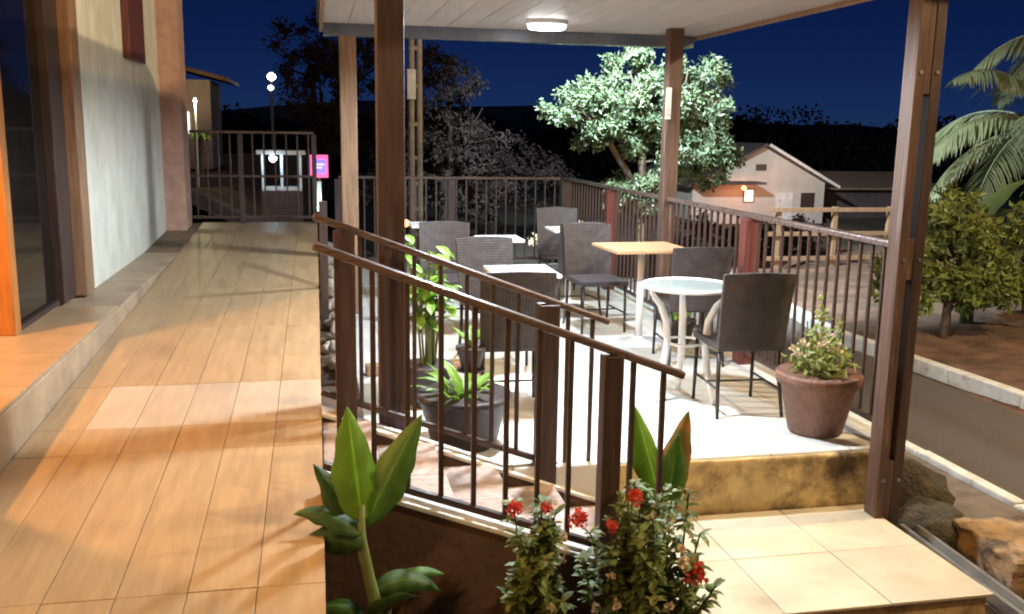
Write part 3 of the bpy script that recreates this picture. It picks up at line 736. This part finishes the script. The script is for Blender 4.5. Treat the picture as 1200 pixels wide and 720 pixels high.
# leafy plant by the canopy post
random.seed(11)
lp = thing('leafy_plant', 'bright green leafy plant growing beside the dark canopy post', 'plant', (0.62, 5.35, 0.0))
obj('pot_body', MB().lathe([(0.10,0.0),(0.11,0.01),(0.14,0.22),(0.15,0.23),(0.15,0.25),(0.13,0.25)], 28), 'pot_dk', lp, smooth=True)
mb = MB(); stems = MB()
for k in range(9):
    a = rnd(0,6.28); lean = rnd(0.05,0.22); h = rnd(0.55,0.95)
    pts = [(0.04*math.cos(a), 0.04*math.sin(a), 0.24), (lean*.5*math.cos(a), lean*.5*math.sin(a), 0.24+h*.45), (lean*math.cos(a), lean*math.sin(a), 0.1+h)]
    stems.tube(pts, [0.008,0.006,0.004], 6)
    for q_ in range(16):
        t = rnd(0.55,1.0); p = Vector(pts[0]).lerp(Vector(pts[2]), t); b2 = rnd(0,6.28)
        mb.leafblade(p, Vector((math.cos(b2), math.sin(b2), rnd(0.0,0.7))), rnd(0.08,0.17), rnd(0.045,0.075), 0.9, 0.2, 4)
obj('foliage', mb, 'fresh', lp); obj('stem', stems, 'canna_stem', lp)

# timber sleeper and rubble stones along the planting strip
sl = obj('timber_sleeper', B(-0.33, 0.33, -0.05, 0.05, 0, 0.07), 'wood_tan', bevel=0.008, loc=(0.62, 6.1, 0.001)); sl.rotation_euler = (0,0,R(3))
tag(sl, 'tan timber sleeper lying on the pale terrace floor', 'timber')
def rock(name, label, cat, loc, sc, material, seed, parent=None, group=None, rough=0.35):
    bm = bmesh.new(); bmesh.ops.create_icosphere(bm, subdivisions=3, radius=1.0)
    for v in bm.verts:
        n_ = v.co.normalized(); k = 1+rough*noise.noise(n_*1.4+Vector((seed*3.1,0,0)))+0.12*noise.noise(n_*4+Vector((seed,5,0)))
        v.co = Vector((n_.x*sc[0], n_.y*sc[1], n_.z*sc[2]))*k
    me = bpy.data.meshes.new(name); bm.to_mesh(me); bm.free(); me.materials.append(M[material])
    for p in me.polygons: p.use_smooth = True
    o = bpy.data.objects.new(name, me); C.objects.link(o); o.location = loc
    if parent: o.parent = parent
    tag(o, label, cat, group)
    return o
random.seed(21)
for i in range(34):
    y = 5.6+i*0.145+rnd(-.03,.03); s_ = rnd(0.05,0.085)
    rock('rubble_stone', 'grey rubble stone in the row edging the walkway strip', 'stone', (rnd(0.06,0.16), y, 0.06+0.02*(y-4.3)+s_*0.6+ (0.09 if i % 3 == 0 else 0)), (s_, s_*1.2, s_*0.8), 'stone', i, group='rubble stones along the walkway')
# mossy boulders by the post, stone blocks by the road
rock('mossy_boulder', 'dark moss covered boulder behind the twin plank post', 'stone', (3.30, 4.62, -0.50), (0.27,0.25,0.27), 'moss', 41)
rock('mossy_boulder', 'dark mossy clump of stone beside the landing drain', 'stone', (3.12, 4.12, -0.50), (0.22,0.2,0.22), 'moss', 42)
rock('mossy_boulder', 'low mossy stone at the foot of the twin plank post', 'stone', (2.98, 4.32, -0.52), (0.14,0.14,0.17), 'moss', 47)
sb = thing('stone_block', 'rough tan plastered block with whitewashed side next to the road kerb', 'block', (3.35, 3.72, -0.62), R(-4))
mb = MB(); nn = 8
bm = bmesh.new(); bmesh.ops.create_cube(bm, size=1.0); bmesh.ops.subdivide_edges(bm, edges=bm.edges[:], cuts=6, use_grid_fill=True)
for v in bm.verts:
    n_ = noise.noise(v.co*4)*0.04; v.co = Vector((v.co.x*0.42+n_, v.co.y*0.5+n_, (v.co.z+0.5)*0.30+n_*0.6))
me = bpy.data.meshes.new('block_body'); bm.to_mesh(me); bm.free(); me.materials.append(M['ochre']); o = bpy.data.objects.new('block_body', me); C.objects.link(o); o.parent = sb
bv = o.modifiers.new('bevel','BEVEL'); bv.width = 0.01
obj('whitewashed_side', B(0.19, 0.46, -0.24, 0.25, 0.0, 0.26), 'kerb', sb, bevel=0.02)

# ------------------------------------------------------------------ foreground plants
def cannaprof(t): return (math.sin(PI*t**0.8)**0.8)*(1-0.25*t) if 0 < t < 1 else 0.02
def canna(label, loc, stems, leaves, cat='plant', name='canna_plant', stalk_r=0.016):
    t = thing(name, label, cat, loc)
    for pts, r_ in stems: obj('stem', MB().tube(pts, r_, 8), 'canna_stem', t, smooth=True)
    for (b_, d, l, w, dr_, fo, tw, mt) in leaves:
        o = obj('leaf', MB().leafblade(b_, d, l, w, dr_, fo, 20, cannaprof, tw, (0.15,-1,0.35)), mt, t, smooth=True)
        ul = o.data.uv_layers.new(name='UVMap')
        for lp_ in o.data.loops: ul.data[lp_.index].uv = ((lp_.vertex_index % 3)*0.5, (lp_.vertex_index//3)/20)
        so_ = o.modifiers.new('solid','SOLIDIFY'); so_.thickness = 0.0008
    return t
canna('tall canna plant with bright green upright leaves in the bed beside the walkway', (0.155, 3.0, -0.20),
  [([(0.01,0,0),(0.02,-0.01,0.16),(-0.01,0,0.30),(-0.035,0.01,0.44),(-0.03,0.01,0.56)], [0.026,0.024,0.020,0.018,0.010]),
   ([(0.03,0.02,0),(0.06,0.03,0.2),(0.05,0.03,0.26)], [0.018,0.014,0.006]),
   ([(-0.03,0.0,0),(-0.05,0.0,0.15)], [0.016,0.008])],
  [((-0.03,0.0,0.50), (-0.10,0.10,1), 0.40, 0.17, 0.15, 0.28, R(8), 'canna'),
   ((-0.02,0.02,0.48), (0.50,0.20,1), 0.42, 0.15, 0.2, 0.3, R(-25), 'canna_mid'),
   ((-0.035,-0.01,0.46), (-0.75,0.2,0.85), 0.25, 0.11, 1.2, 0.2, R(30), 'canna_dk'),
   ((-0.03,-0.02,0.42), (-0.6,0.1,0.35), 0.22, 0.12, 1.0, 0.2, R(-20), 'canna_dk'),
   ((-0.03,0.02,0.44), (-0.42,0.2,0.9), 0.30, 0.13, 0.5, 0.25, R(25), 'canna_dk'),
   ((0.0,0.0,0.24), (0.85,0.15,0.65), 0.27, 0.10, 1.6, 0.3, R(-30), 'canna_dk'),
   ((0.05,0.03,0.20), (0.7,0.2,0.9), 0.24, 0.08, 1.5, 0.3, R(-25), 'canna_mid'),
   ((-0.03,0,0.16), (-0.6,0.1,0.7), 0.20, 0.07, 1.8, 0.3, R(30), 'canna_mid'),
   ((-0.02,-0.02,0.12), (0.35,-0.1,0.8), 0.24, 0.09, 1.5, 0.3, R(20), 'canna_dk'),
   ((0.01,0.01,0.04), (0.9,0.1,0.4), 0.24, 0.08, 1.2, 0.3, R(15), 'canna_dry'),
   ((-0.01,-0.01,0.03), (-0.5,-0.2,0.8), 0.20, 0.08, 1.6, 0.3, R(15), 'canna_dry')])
canna('short canna with one browning leaf among the red flowering shrub at the stair foot', (1.36, 3.42, -0.32),
  [([(0,0,0),(0,0,0.25),(0.0,0,0.48)], [0.022,0.018,0.010])],
  [((-0.005,0,0.42), (-0.26,0.15,1), 0.44, 0.16, 0.1, 0.3, R(10), 'canna'),
   ((0.005,-0.02,0.40), (0.10,0.0,1), 0.34, 0.13, 0.2, 0.3, R(-30), 'canna_mid'),
   ((0.01,0.02,0.40), (0.26,0.15,1), 0.42, 0.14, 0.2, 0.3, R(-30), 'canna_dry')])
def ixora(label, loc, rad, h, n_st, nl, flowers, seed):
    random.seed(seed)
    t = thing('flowering_shrub', label, 'shrub', loc)
    fol = MB(); stm = MB()
    for k in range(n_st):
        a = rnd(0,6.28); r0 = rnd(0,0.25)*rad; r1 = rnd(0.1,1.0)*rad; hh = h*rnd(0.35,1.0)*(1-0.2*(r1/rad)**2)
        p0 = Vector((r0*math.cos(a), r0*math.sin(a), 0)); p2 = Vector((r1*math.cos(a), r1*math.sin(a), hh)); p1 = p0.lerp(p2, 0.5)+Vector((rnd(-.05,.05), rnd(-.05,.05), 0.04))
        stm.tube([p0,p1,p2], [0.006,0.0045,0.003], 5)
        for q_ in range(nl):
            tt = rnd(0.12,1.0); p = (p0.lerp(p1, tt*2) if tt < 0.5 else p1.lerp(p2, tt*2-1))
            b2 = rnd(0,6.28); fol.leafblade(p, Vector((math.cos(b2), math.sin(b2), rnd(0.1,1.1))), rnd(0.03,0.068), rnd(0.018,0.032), rnd(0.2,1.2), 0.25, 3)
    obj('foliage', fol, 'ixora', t); obj('stem', stm, 'bark', t)
    for q_ in range(n_st//5):
        a = rnd(0,6.28); c = Vector((rad*0.8*math.cos(a), -abs(rad*0.8*math.sin(a)), rnd(0.3,0.75)*h)); mb = MB()
        for i in range(16):
            d = rdir(); mb.leaf(c+rdir()*0.008, d, d.cross(rdir()).normalized(), 0.02, 0.016)
        obj('flower_head', mb, 'paleflower', t)
    for (x, y, z, s_) in flowers:
        mb = MB()
        for q_ in range(90):
            d = (rdir()+Vector((0,0,.25))).normalized(); c = Vector((x,y,z))+d*s_*rnd(0.4,0.9)
            e = rdir(); mb.leaf(c, (e+d*0.3).normalized(), d.cross(e).normalized(), s_*0.55, s_*0.5)
        obj('flower_head', mb, 'redflower', t)
    return t
ixora('slim red flowering shrub in front of the white capped stair wall', (0.72, 3.0, -0.27), 0.125, 0.66, 26, 66, [(-0.085,-0.06,0.61,0.030),(0.135,-0.08,0.565,0.034),(0.03,-0.05,0.60,0.022)], 31)
ixora('full red flowering shrub at the corner of the tiled landing', (1.14, 3.0, -0.33), 0.26, 0.74, 60, 62, [(0.115,-0.18,0.44,0.042),(-0.09,-0.10,0.70,0.030),(-0.17,-0.10,0.60,0.022)], 32)
ixora('small sprig of green growing at the lower step edge', (2.30, 2.98, -0.46), 0.05, 0.16, 7, 16, [], 33)
# loose stones, a flat slab and dry leaves in the bed
random.seed(50)
slab = obj('paving_slab', B(-0.13,0.13,-0.10,0.10,0,0.035), 'concrete', bevel=0.01, loc=(0.42, 2.80, -0.235)); slab.rotation_euler = (R(4),R(9),R(25))
tag(slab, 'small pale paving slab lying in the planting bed', 'slab')
for i, (x, y, s_) in enumerate(((0.34,3.12,0.05),(0.52,3.08,0.045),(0.60,2.95,0.035),(0.10,3.1,0.05),(0.28,2.86,0.04),(0.50,2.9,0.03))):
    rock('bed_stone', 'brown stone lying loose in the planting bed', 'stone', (x, y, -0.16-0.16*x+s_*0.4), (s_*1.3,s_,s_*0.7), 'stone', 60+i, group='loose stones in the planting bed')
mb = MB()
for i in range(260):
    x = rnd(0.03,1.3); y = rnd(2.3,3.2); d = Vector((rnd(-1,1), rnd(-1,1), rnd(-.1,.35))).normalized()
    mb.leaf((x,y,-0.14-0.16*x+rnd(0,.03)), d, d.cross(Vector((rnd(-.3,.3),rnd(-.3,.3),1))).normalized(), rnd(.05,.11), rnd(.02,.04))
tag(obj('leaf_litter', mb, 'canna_dry'), 'dry brown leaves scattered over the planting bed', 'leaf litter', kind='stuff')

# ------------------------------------------------------------------ trees and bushes beyond
def tree(name, label, loc, th, tr, lobes, leafmat, n, l, w, seed, clump=26, group=None, jitter=0.28):
    random.seed(seed)
    t = thing(name, label, 'tree', loc, group=group)
    mb = MB().tube([(0,0,-0.1),(rnd(-.05,.05),rnd(-.05,.05),th*0.5),(0,0,th)], [tr*1.25,tr,tr*0.8], 10)
    for c, rad in lobes:
        c = Vector(c); mb.tube([(0,0,th*0.85), Vector((0,0,th)).lerp(c,0.5)+Vector((rnd(-.1,.1),0,rnd(0,.1))), c], [tr*0.65,tr*0.4,tr*0.15], 7)
        for k in range(3):
            d = rdir(); e = c+Vector((d.x*rad[0], d.y*rad[1], d.z*rad[2]))*0.8
            mb.tube([c.lerp(Vector((0,0,th)),0.3), e], [tr*0.25,tr*0.08], 5)
    obj('trunk', mb, 'bark_dk' if leafmat == 'darkleaf' else 'bark', t, smooth=True)
    mb = MB()
    for c, rad in lobes: leafcloud(mb, c, rad, n//len(lobes), l, w, -0.25, clump, jitter)
    obj('crown', mb, leafmat, t)
    return t
tree('mango_tree', 'brightly lit broad leaved tree beyond the terrace railing', (5.0, 14.0, -0.55), 1.3, 0.11,
     [((-0.95,0,2.45),(0.68,0.6,0.60)),((-0.1,0.1,2.95),(0.72,0.7,0.55)),((0.75,0,2.75),(0.75,0.7,0.62)),((0.35,-0.1,1.95),(0.75,0.6,0.55)),((1.05,0,1.9),(0.55,0.6,0.55)),((-0.05,0.1,2.4),(0.6,0.6,0.5)),((-0.2,0.1,1.2),(0.5,0.5,0.4))],
     'mango', 36000, 0.095, 0.042, 71, clump=34)
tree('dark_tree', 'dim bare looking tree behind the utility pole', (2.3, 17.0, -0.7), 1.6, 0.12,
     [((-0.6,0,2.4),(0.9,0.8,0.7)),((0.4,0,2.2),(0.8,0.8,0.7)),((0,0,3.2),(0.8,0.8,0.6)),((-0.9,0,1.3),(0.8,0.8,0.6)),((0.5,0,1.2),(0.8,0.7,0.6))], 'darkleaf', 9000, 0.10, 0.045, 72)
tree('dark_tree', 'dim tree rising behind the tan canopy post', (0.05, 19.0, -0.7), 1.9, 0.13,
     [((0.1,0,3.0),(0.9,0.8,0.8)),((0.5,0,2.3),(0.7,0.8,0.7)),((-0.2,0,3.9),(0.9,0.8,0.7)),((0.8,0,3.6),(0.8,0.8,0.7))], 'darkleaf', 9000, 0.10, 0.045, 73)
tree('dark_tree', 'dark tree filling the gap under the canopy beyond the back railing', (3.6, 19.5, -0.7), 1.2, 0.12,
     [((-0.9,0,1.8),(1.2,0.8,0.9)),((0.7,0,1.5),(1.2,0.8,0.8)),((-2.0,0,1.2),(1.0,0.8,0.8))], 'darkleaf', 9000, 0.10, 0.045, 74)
tree('roadside_bush', 'bushy small tree on the red soil across the road', (6.75, 8.95, -0.62), 0.5, 0.05,
     [((-0.35,0,0.95),(0.48,0.45,0.40)),((0.35,0,1.0),(0.55,0.5,0.42)),((0.0,0,1.38),(0.50,0.5,0.32)),((0.62,0.1,0.72),(0.5,0.45,0.33)),((-0.45,0.1,0.62),(0.4,0.4,0.28)),((0.15,-.2,0.62),(0.4,0.4,0.25))], 'bush', 6500, 0.11, 0.045, 75, clump=26)
tree('roadside_bush', 'second leafy bush farther along the red soil verge', (8.35, 9.6, -0.5), 0.5, 0.05,
     [((0,0,0.9),(0.6,0.5,0.45)),((0.5,0,1.3),(0.6,0.5,0.45)),((-0.4,0,0.5),(0.5,0.4,0.3))], 'bush', 3600, 0.11, 0.045, 76)
tree('hedge_bush', 'dark hedge bush across the lane behind the terrace railing', (7.4, 15.2, -0.7), 0.3, 0.05,
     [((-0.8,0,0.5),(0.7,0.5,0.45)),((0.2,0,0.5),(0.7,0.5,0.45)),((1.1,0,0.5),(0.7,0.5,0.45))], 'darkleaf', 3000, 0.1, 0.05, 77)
tree('pink_shrub', 'pale shrub beyond the back railing near the far chair', (3.4, 13.5, -0.7), 0.3, 0.03,
     [((0,0,0.7),(0.3,0.3,0.3)),((0.2,0,0.95),(0.25,0.3,0.2))], 'paleflower', 500, 0.07, 0.04, 78, clump=10)
# palm with drooping fronds on the right
def palm(label, loc, th, fr, seed, L_):
    random.seed(seed)
    t = thing('palm_tree', label, 'palm', loc)
    pts = [(0,0,-0.2),(0.08,0,th*0.5),(0.02,0,th)]
    obj('trunk', MB().tube(pts, [0.16,0.13,0.11], 12), 'bark', t, smooth=True)
    for (az, el) in fr:
        mb = MB(); d = Vector((math.cos(az)*math.cos(el), math.sin(az)*math.cos(el), math.sin(el))); p = Vector((0.02,0,th)); n = 26; pp = []
        for i in range(n+1):
            pp.append((p.copy(), d.copy())); p = p+d*L_/n; d = (d+Vector((0,0,-1.9/n))).normalized()
        mb.tube([q_[0] for q_ in pp], [0.022*(1-i/n)+0.004 for i in range(n+1)], 5)
        for i in range(3, n+1):
            p, d = pp[i]; s_ = d.cross(Vector((0,0,1))).normalized(); ll = 0.62*math.sin(PI*(0.12+0.8*i/n))
            for sg in (-1,1):
                for e in (0.0, 0.5):
                    mb.leafblade(p+d*e*L_/n, s_*sg*0.9+d*0.55+Vector((0,0,rnd(-0.25,0.15))), ll*rnd(.85,1.1), 0.04, 1.0, 0.2, 3)
        obj('frond', mb, 'palm', t)
    return t
palm('palm tree with drooping fronds across the road behind the bush', (10.4, 12.0, -0.6), 2.3, [(R(170),R(35)),(R(200),R(15)),(R(150),R(10)),(R(225),R(40)),(R(120),R(40)),(R(270),R(25)),(R(20),R(35)),(R(185),R(62)),(R(320),R(40)),(R(70),R(30)),(R(250),R(65))], 81, 2.1)
palm('taller palm whose fronds hang into the top corner behind the other palm', (11.6, 12.6, -0.6), 3.6, [(R(180),R(20)),(R(205),R(5)),(R(230),R(35)),(R(150),R(35)),(R(270),R(20)),(R(90),R(35)),(R(0),R(35)),(R(310),R(30))], 82, 2.0)
bn = thing('banana_plant', 'banana plant with a pale broad leaf behind the roadside bush', 'plant', (7.35, 9.4, -0.6))
obj('stem', MB().tube([(0,0,-0.1),(0.02,0,0.7),(0.0,0,1.2)], [0.08,0.07,0.04], 10), 'canna_stem', bn, smooth=True)
for (d, l, w, dr_) in (((-0.55,-0.1,0.8),1.0,0.26,0.9),((0.5,0.1,1.0),1.1,0.3,1.2),((0.3,-0.5,0.9),0.9,0.26,1.4),((0.9,0,0.5),0.9,0.24,1.2)):
    obj('leaf', MB().leafblade((0,0,1.1), d, l, w, dr_, 0.25, 12, cannaprof, 0), 'banana', bn, smooth=True)

# ------------------------------------------------------------------ utility pole, with an unseen lamp added to light the tree
up_ = thing('utility_pole', 'twin concrete utility pole with cross brackets and added lamp arm beyond the terrace', 'utility pole', (1.335, 13.0, -0.75))
for xo in (-0.055, 0.06): obj('shaft', MB().tube([(xo,0,0),(xo*0.8,0,6.6)], [0.045,0.035], 10), 'concretepole', up_, smooth=True)
for z in (0.9, 1.25, 1.6, 1.95, 2.4, 2.9, 3.4, 4.0, 4.8, 5.6): obj('rung', B(-0.09,0.09,-0.03,0.03,z,z+0.05), 'concretepole', up_, bevel=0.004)
obj('junction_box', B(-0.12,0.0,-0.10,-0.046,2.75,3.15), 'galv', up_, bevel=0.006)
obj('lamp_arm', MB().tube([(0.04,0,5.5),(0.8,-0.6,5.8),(1.85,-1.2,5.75)], 0.025, 8), 'galv', up_, smooth=True)  # arm and lamp added above the canopy line to light the tree
hd = obj('lamp_head', MB().lathe([(0.02,0.09),(0.12,0.06),(0.16,0.0),(0.14,-0.01)], 18, (1.9,-1.25,5.70)), 'galv', up_, smooth=True)
obj('lamp_glass', MB().lathe([(0.13,0.0),(0.11,-0.06),(0.04,-0.09)], 18, (1.9,-1.25,5.685)), 'lamp_cool', hd, smooth=True)
l = bpy.data.lights.new('street_light', 'SPOT'); l.energy = 5000; l.color = (0.70,0.88,1.0); l.shadow_soft_size = 0.10; l.spot_size = R(105); l.spot_blend = 0.5
lo_ = bpy.data.objects.new('street_light', l); C.objects.link(lo_); lo_.parent = up_; lo_.location = (1.9,-1.25,5.5)
lo_.rotation_euler = Vector((1.9,2.1,-3.3)).to_track_quat('-Z','Y').to_euler()
for i, (a, b_) in enumerate((((0,0,6.3),(-9,6,6.9)),((0,0,6.5),(-9,5,7.3)),((0,0,6.2),(12,9,6.6)))):
    pts = [Vector(a).lerp(Vector(b_), k/12)+Vector((0,0,-0.45*math.sin(PI*k/12))) for k in range(13)]
    obj('wire', MB().tube(pts, 0.008, 5), 'chairleg', up_)
# warm street lamps out of view to the right; far one added for light
def street_lamp(label, loc, hx, hy, power, col=(1.0,0.70,0.38)):
    t = thing('street_lamp', label, 'street lamp', loc)
    obj('pole', MB().tube([(0,0,0),(0,0,4.9)], [0.06,0.04], 12), 'galv', t, smooth=True)
    obj('lamp_arm', MB().tube([(0,0,4.85),(hx*.3,hy*.3,5.05),(hx*.92,hy*.92,5.1)], 0.022, 8), 'galv', t, smooth=True)
    hd = obj('lamp_head', MB().lathe([(0.02,0.09),(0.12,0.06),(0.16,0.0),(0.14,-0.01)], 18, (hx,hy,5.06)), 'galv', t, smooth=True)
    obj('lamp_glass', MB().lathe([(0.13,0.0),(0.11,-0.06),(0.04,-0.09)], 18, (hx,hy,5.045)), 'lamp_warm', hd, smooth=True)
    point_lamp('street_light', (hx,hy,4.80), power, col, 0.10, t)
street_lamp('warm street lamp on the pavement beside the near kerb', (3.85, 0.9, -0.62), 0.33, 0.5, 420)
street_lamp('added warm street lamp on the red soil verge to light the road', (7.4, 3.6, -0.6), -0.7, 0.5, 900, (1.0,0.77,0.47))  # unseen lamp added to brighten road, verge and bush

# ------------------------------------------------------------------ far houses, fence, lights
hs = thing('gabled_house', 'pale gabled house with lit porch beyond the tree', 'house', (11.9, 24.0, -0.8))
mb = MB(); hw, e, pk, dp_ = 1.95, 1.12, 2.12, 4.5
mb.add([(-hw,0,0),(hw,0,0),(hw,0,e),(0,0,pk),(-hw,0,e),(-hw,dp_,0),(hw,dp_,0),(hw,dp_,e),(0,dp_,pk),(-hw,dp_,e)], [(0,1,2,3,4),(9,8,7,6,5),(1,6,7,2),(5,0,4,9)])
obj('wall', mb, 'housewall', hs)
for sg in (-1,1):
    mb = MB(); x1, z1 = sg*(hw+0.25), e-0.13
    mb.hexa([(0,-0.3,pk),(x1,-0.3,z1),(x1,dp_+.2,z1),(0,dp_+.2,pk),(0,-0.3,pk+0.07),(x1,-0.3,z1+0.07),(x1,dp_+.2,z1+0.07),(0,dp_+.2,pk+0.07)])
    obj('roof_slope', mb, 'roofdark', hs)
wn_ = obj('window', B(-0.48,-0.16,-0.03,0.02,0.58,0.96), 'wood_tan', hs); obj('pane', B(-0.44,-0.20,-0.036,-0.031,0.62,0.92), 'window_lit', wn_)
obj('door', B(0.5,1.0,-0.03,0.02,0.0,0.85), 'whitepaint', hs)
obj('gutter', MB().beam((0.05,-0.36,pk+0.03),(hw+0.25,-0.36,e-0.10),0.05,0.07), 'whitepaint', hs)
obj('window', B(1.25,1.65,-0.03,0.02,0.45,0.85), 'wood_dk', hs)
obj('vent', B(-0.15,0.15,-0.03,0.02,1.45,1.62), 'wood_dk', hs)
obj('porch_roof', B(-2.2,-0.3,-1.0,-0.301,1.12,1.18), 'roofdark', hs)
obj('porch_lamp', MB().lathe([(0.01,-0.07),(0.06,-0.04),(0.07,0.0),(0.03,0.05)], 12, (-0.75,-0.6,1.02)), 'lamp_orange', hs, smooth=True)
point_lamp('porch_light', (0.5,-1.6,1.3), 26, (1.0,0.60,0.42), 0.1, hs)
point_lamp('porch_light', (-0.75,-0.8,0.8), 12, (1.0,0.35,0.15), 0.1, hs)
h2 = thing('low_house', 'dark low house with sloping roof right of the gabled house', 'house', (15.6, 25.5, -0.8))
obj('wall', B(-1.6,2.6,0,4,0,0.85), 'roofdark', h2)
mb = MB(); mb.hexa([(-1.9,-0.3,0.86),(3,-0.3,0.86),(3,2,1.25),(-1.9,2,1.25),(-1.9,-0.3,0.92),(3,-0.3,0.92),(3,2,1.31),(-1.9,2,1.31)]); obj('roof_slope', mb, 'wood_tan', h2)
ff = thing('timber_fence', 'tan timber post and rail fence across the lane', 'fence', (7.3, 14.0, -0.75))
for i in range(4): obj('post', B(i*1.0-0.04,i*1.0+0.04,-0.04,0.04,0,1.22), 'wood_tan', ff, bevel=0.004)
for z in (0.35,0.75,1.14): obj('fence_rail', B(-0.2,3.3,-0.075,-0.042,z,z+0.07), 'wood_tan', ff, bevel=0.004)
# upper left: bank, kiosk, sign, hillside house, lamps
def bank(x, y): return max(-0.82, 0.95-0.55*max(0, x+1.75)-0.10*max(0, y-12)) + 0.04*noise.noise(Vector((x*2,y*2,4))) + max(0, (y-17)*0.09)
sheet('earth_bank', -9, 0.0, 11.2, 34, 40, 60, bank, 'redsoil')
ks = thing('kiosk', 'small white framed kiosk with bright lamp beyond the upper walkway railing', 'kiosk', (-0.52, 15.0, -0.3))
for xo in (-0.28, 0.0, 0.28): obj('post', B(xo-0.02,xo+0.02,-0.02,0.02,0,1.5), 'white', ks)
obj('roof', B(-0.36,0.36,-0.25,0.3,1.5,1.56), 'white', ks); obj('counter', B(-0.30,0.30,-0.06,0.25,0.95,1.0), 'white', ks); obj('darkening_panel', B(-0.31,0.31,-0.10,-0.062,0.0,0.94), 'roofdark', ks)  # dark front panel added to make the kiosk's lower half dark
obj('lamp_glass', MB().lathe([(0.01,-0.06),(0.05,-0.03),(0.055,0.02),(0.02,0.05)], 14, (-0.12,-0.12,1.44)), 'lamp_blue', ks, smooth=True)
point_lamp('kiosk_light', (-0.12,-0.3,1.38), 2, (0.6,0.8,1.0), 0.05, ks)
sg = thing('lit_sign', 'lit pink and violet square sign on a post past the walkway', 'sign', (0.05, 17.0, -0.8))
obj('sign_post', MB().tube([(0,0.02,0),(0,0.02,1.55)], 0.02, 8), 'galv', sg)
fr_ = obj('sign_panel', B(-0.155,0.155,-0.03,0.03,1.55,1.94), 'sign_pink', sg)
obj('sign_face', B(-0.125,0.125,-0.036,-0.0305,1.62,1.87), 'sign_blue', fr_)
obj('sign_mark', B(-0.09,0.09,-0.04,-0.0365,1.765,1.79), 'sign_mark', fr_)
obj('sign_mark', B(-0.09,0.05,-0.04,-0.0365,1.71,1.735), 'sign_mark', fr_)
lb = obj('light_box', B(-0.06,0.03,-0.04,0.04,1.05,1.48), 'white', sg)
obj('lamp_glass', MB().lathe([(0.01,-0.07),(0.07,-0.03),(0.075,0.03),(0.02,0.06)], 14, (0.0,-0.1,1.02)), 'lamp_green', sg, smooth=True)
point_lamp('sign_light', (0,-0.25,1.1), 6, (0.6,1.0,0.9), 0.05, sg)
hh = thing('hillside_house', 'house on the hillside with lit roof edge above the walkway railing', 'house', (-3.6, 28.5, 0.4))
obj('wall', B(-1.6,0.7,0,3,0,2.5), 'housewall', hh)
mb = MB(); mb.hexa([(-2,-0.5,3.25),(1.25,-0.5,2.45),(1.25,3.3,2.45),(-2,3.3,3.25),(-2,-0.5,3.35),(1.25,-0.5,2.55),(1.25,3.3,2.55),(-2,3.3,3.35)]); obj('roof_slope', mb, 'wood_tan', hh)
obj('window', B(-0.5,0.1,-0.03,0.02,1.0,1.6), 'window_lit', hh)
point_lamp('eave_light', (0.4,-1.0,2.0), 7, (1.0,0.7,0.4), 0.1, hh)
for (x, y, z, r_, lbn, c_) in ((-1.47, 35.0, 3.36, 0.15, 'round white street lamp high on the dark hillside', 'lamp_white'), (-1.42, 33.0, 2.90, 0.09, 'small oval lamp below the round hillside lamp', 'lamp_white')):
    t = thing('hill_lamp', lbn, 'lamp', (x, y, 0))
    obj('pole', MB().tube([(0,0,0),(0,0,z-r_)], 0.04, 8), 'galv', t)
    obj('lamp_globe', MB().lathe([(r_*0.2,-r_*0.9),(r_*0.85,-r_*0.5),(r_,0),(r_*0.85,r_*0.5),(r_*0.2,r_*0.9)], 14, (0,0,z)), c_, t, smooth=True)
random.seed(90)
gl = thing('garden_plant', 'spiky yellow green plant lit by a garden lamp beyond the walkway', 'plant', (-2.2, 19.5, 0.9))
mb = MB()
for k in range(34):
    a = rnd(0,6.28); mb.leafblade((0,0,0.55), (math.cos(a), math.sin(a), rnd(0.2,0.8)), rnd(0.25,0.42), 0.05, 1.0, 0.2, 4)
obj('foliage', mb, 'fresh', gl); obj('trunk', MB().tube([(0,0,-0.6),(0,0,0.56)], 0.05, 8), 'bark', gl)
gp = thing('garden_lamp', 'thin garden lamp post shining on the spiky plant', 'lamp', (-2.24, 19.2, 0.3))
obj('pole', MB().tube([(0,0,-0.3),(0,0,1.75)], 0.018, 8), 'white', gp)
obj('lamp_glass', MB().lathe([(0.01,-0.05),(0.035,0),(0.01,0.05)], 12, (0,0,1.78)), 'lamp_white', gp)
point_lamp('garden_light', (0.02,-0.08,1.72), 14, (0.95,0.95,0.5), 0.04, gp)
lo = thing('string_lamp', 'small orange globe lamp on a stake by the leafy plant', 'lamp', (0.83, 9.0, 0.0))
obj('stake', MB().tube([(0,0,0),(0,0,0.69)], 0.006, 6), 'chairleg', lo); obj('lamp_globe', MB().lathe([(0.006,-0.035),(0.03,-0.02),(0.036,0),(0.03,0.02),(0.006,0.035)], 14, (0,0,0.72)), 'lamp_orange', lo, smooth=True)

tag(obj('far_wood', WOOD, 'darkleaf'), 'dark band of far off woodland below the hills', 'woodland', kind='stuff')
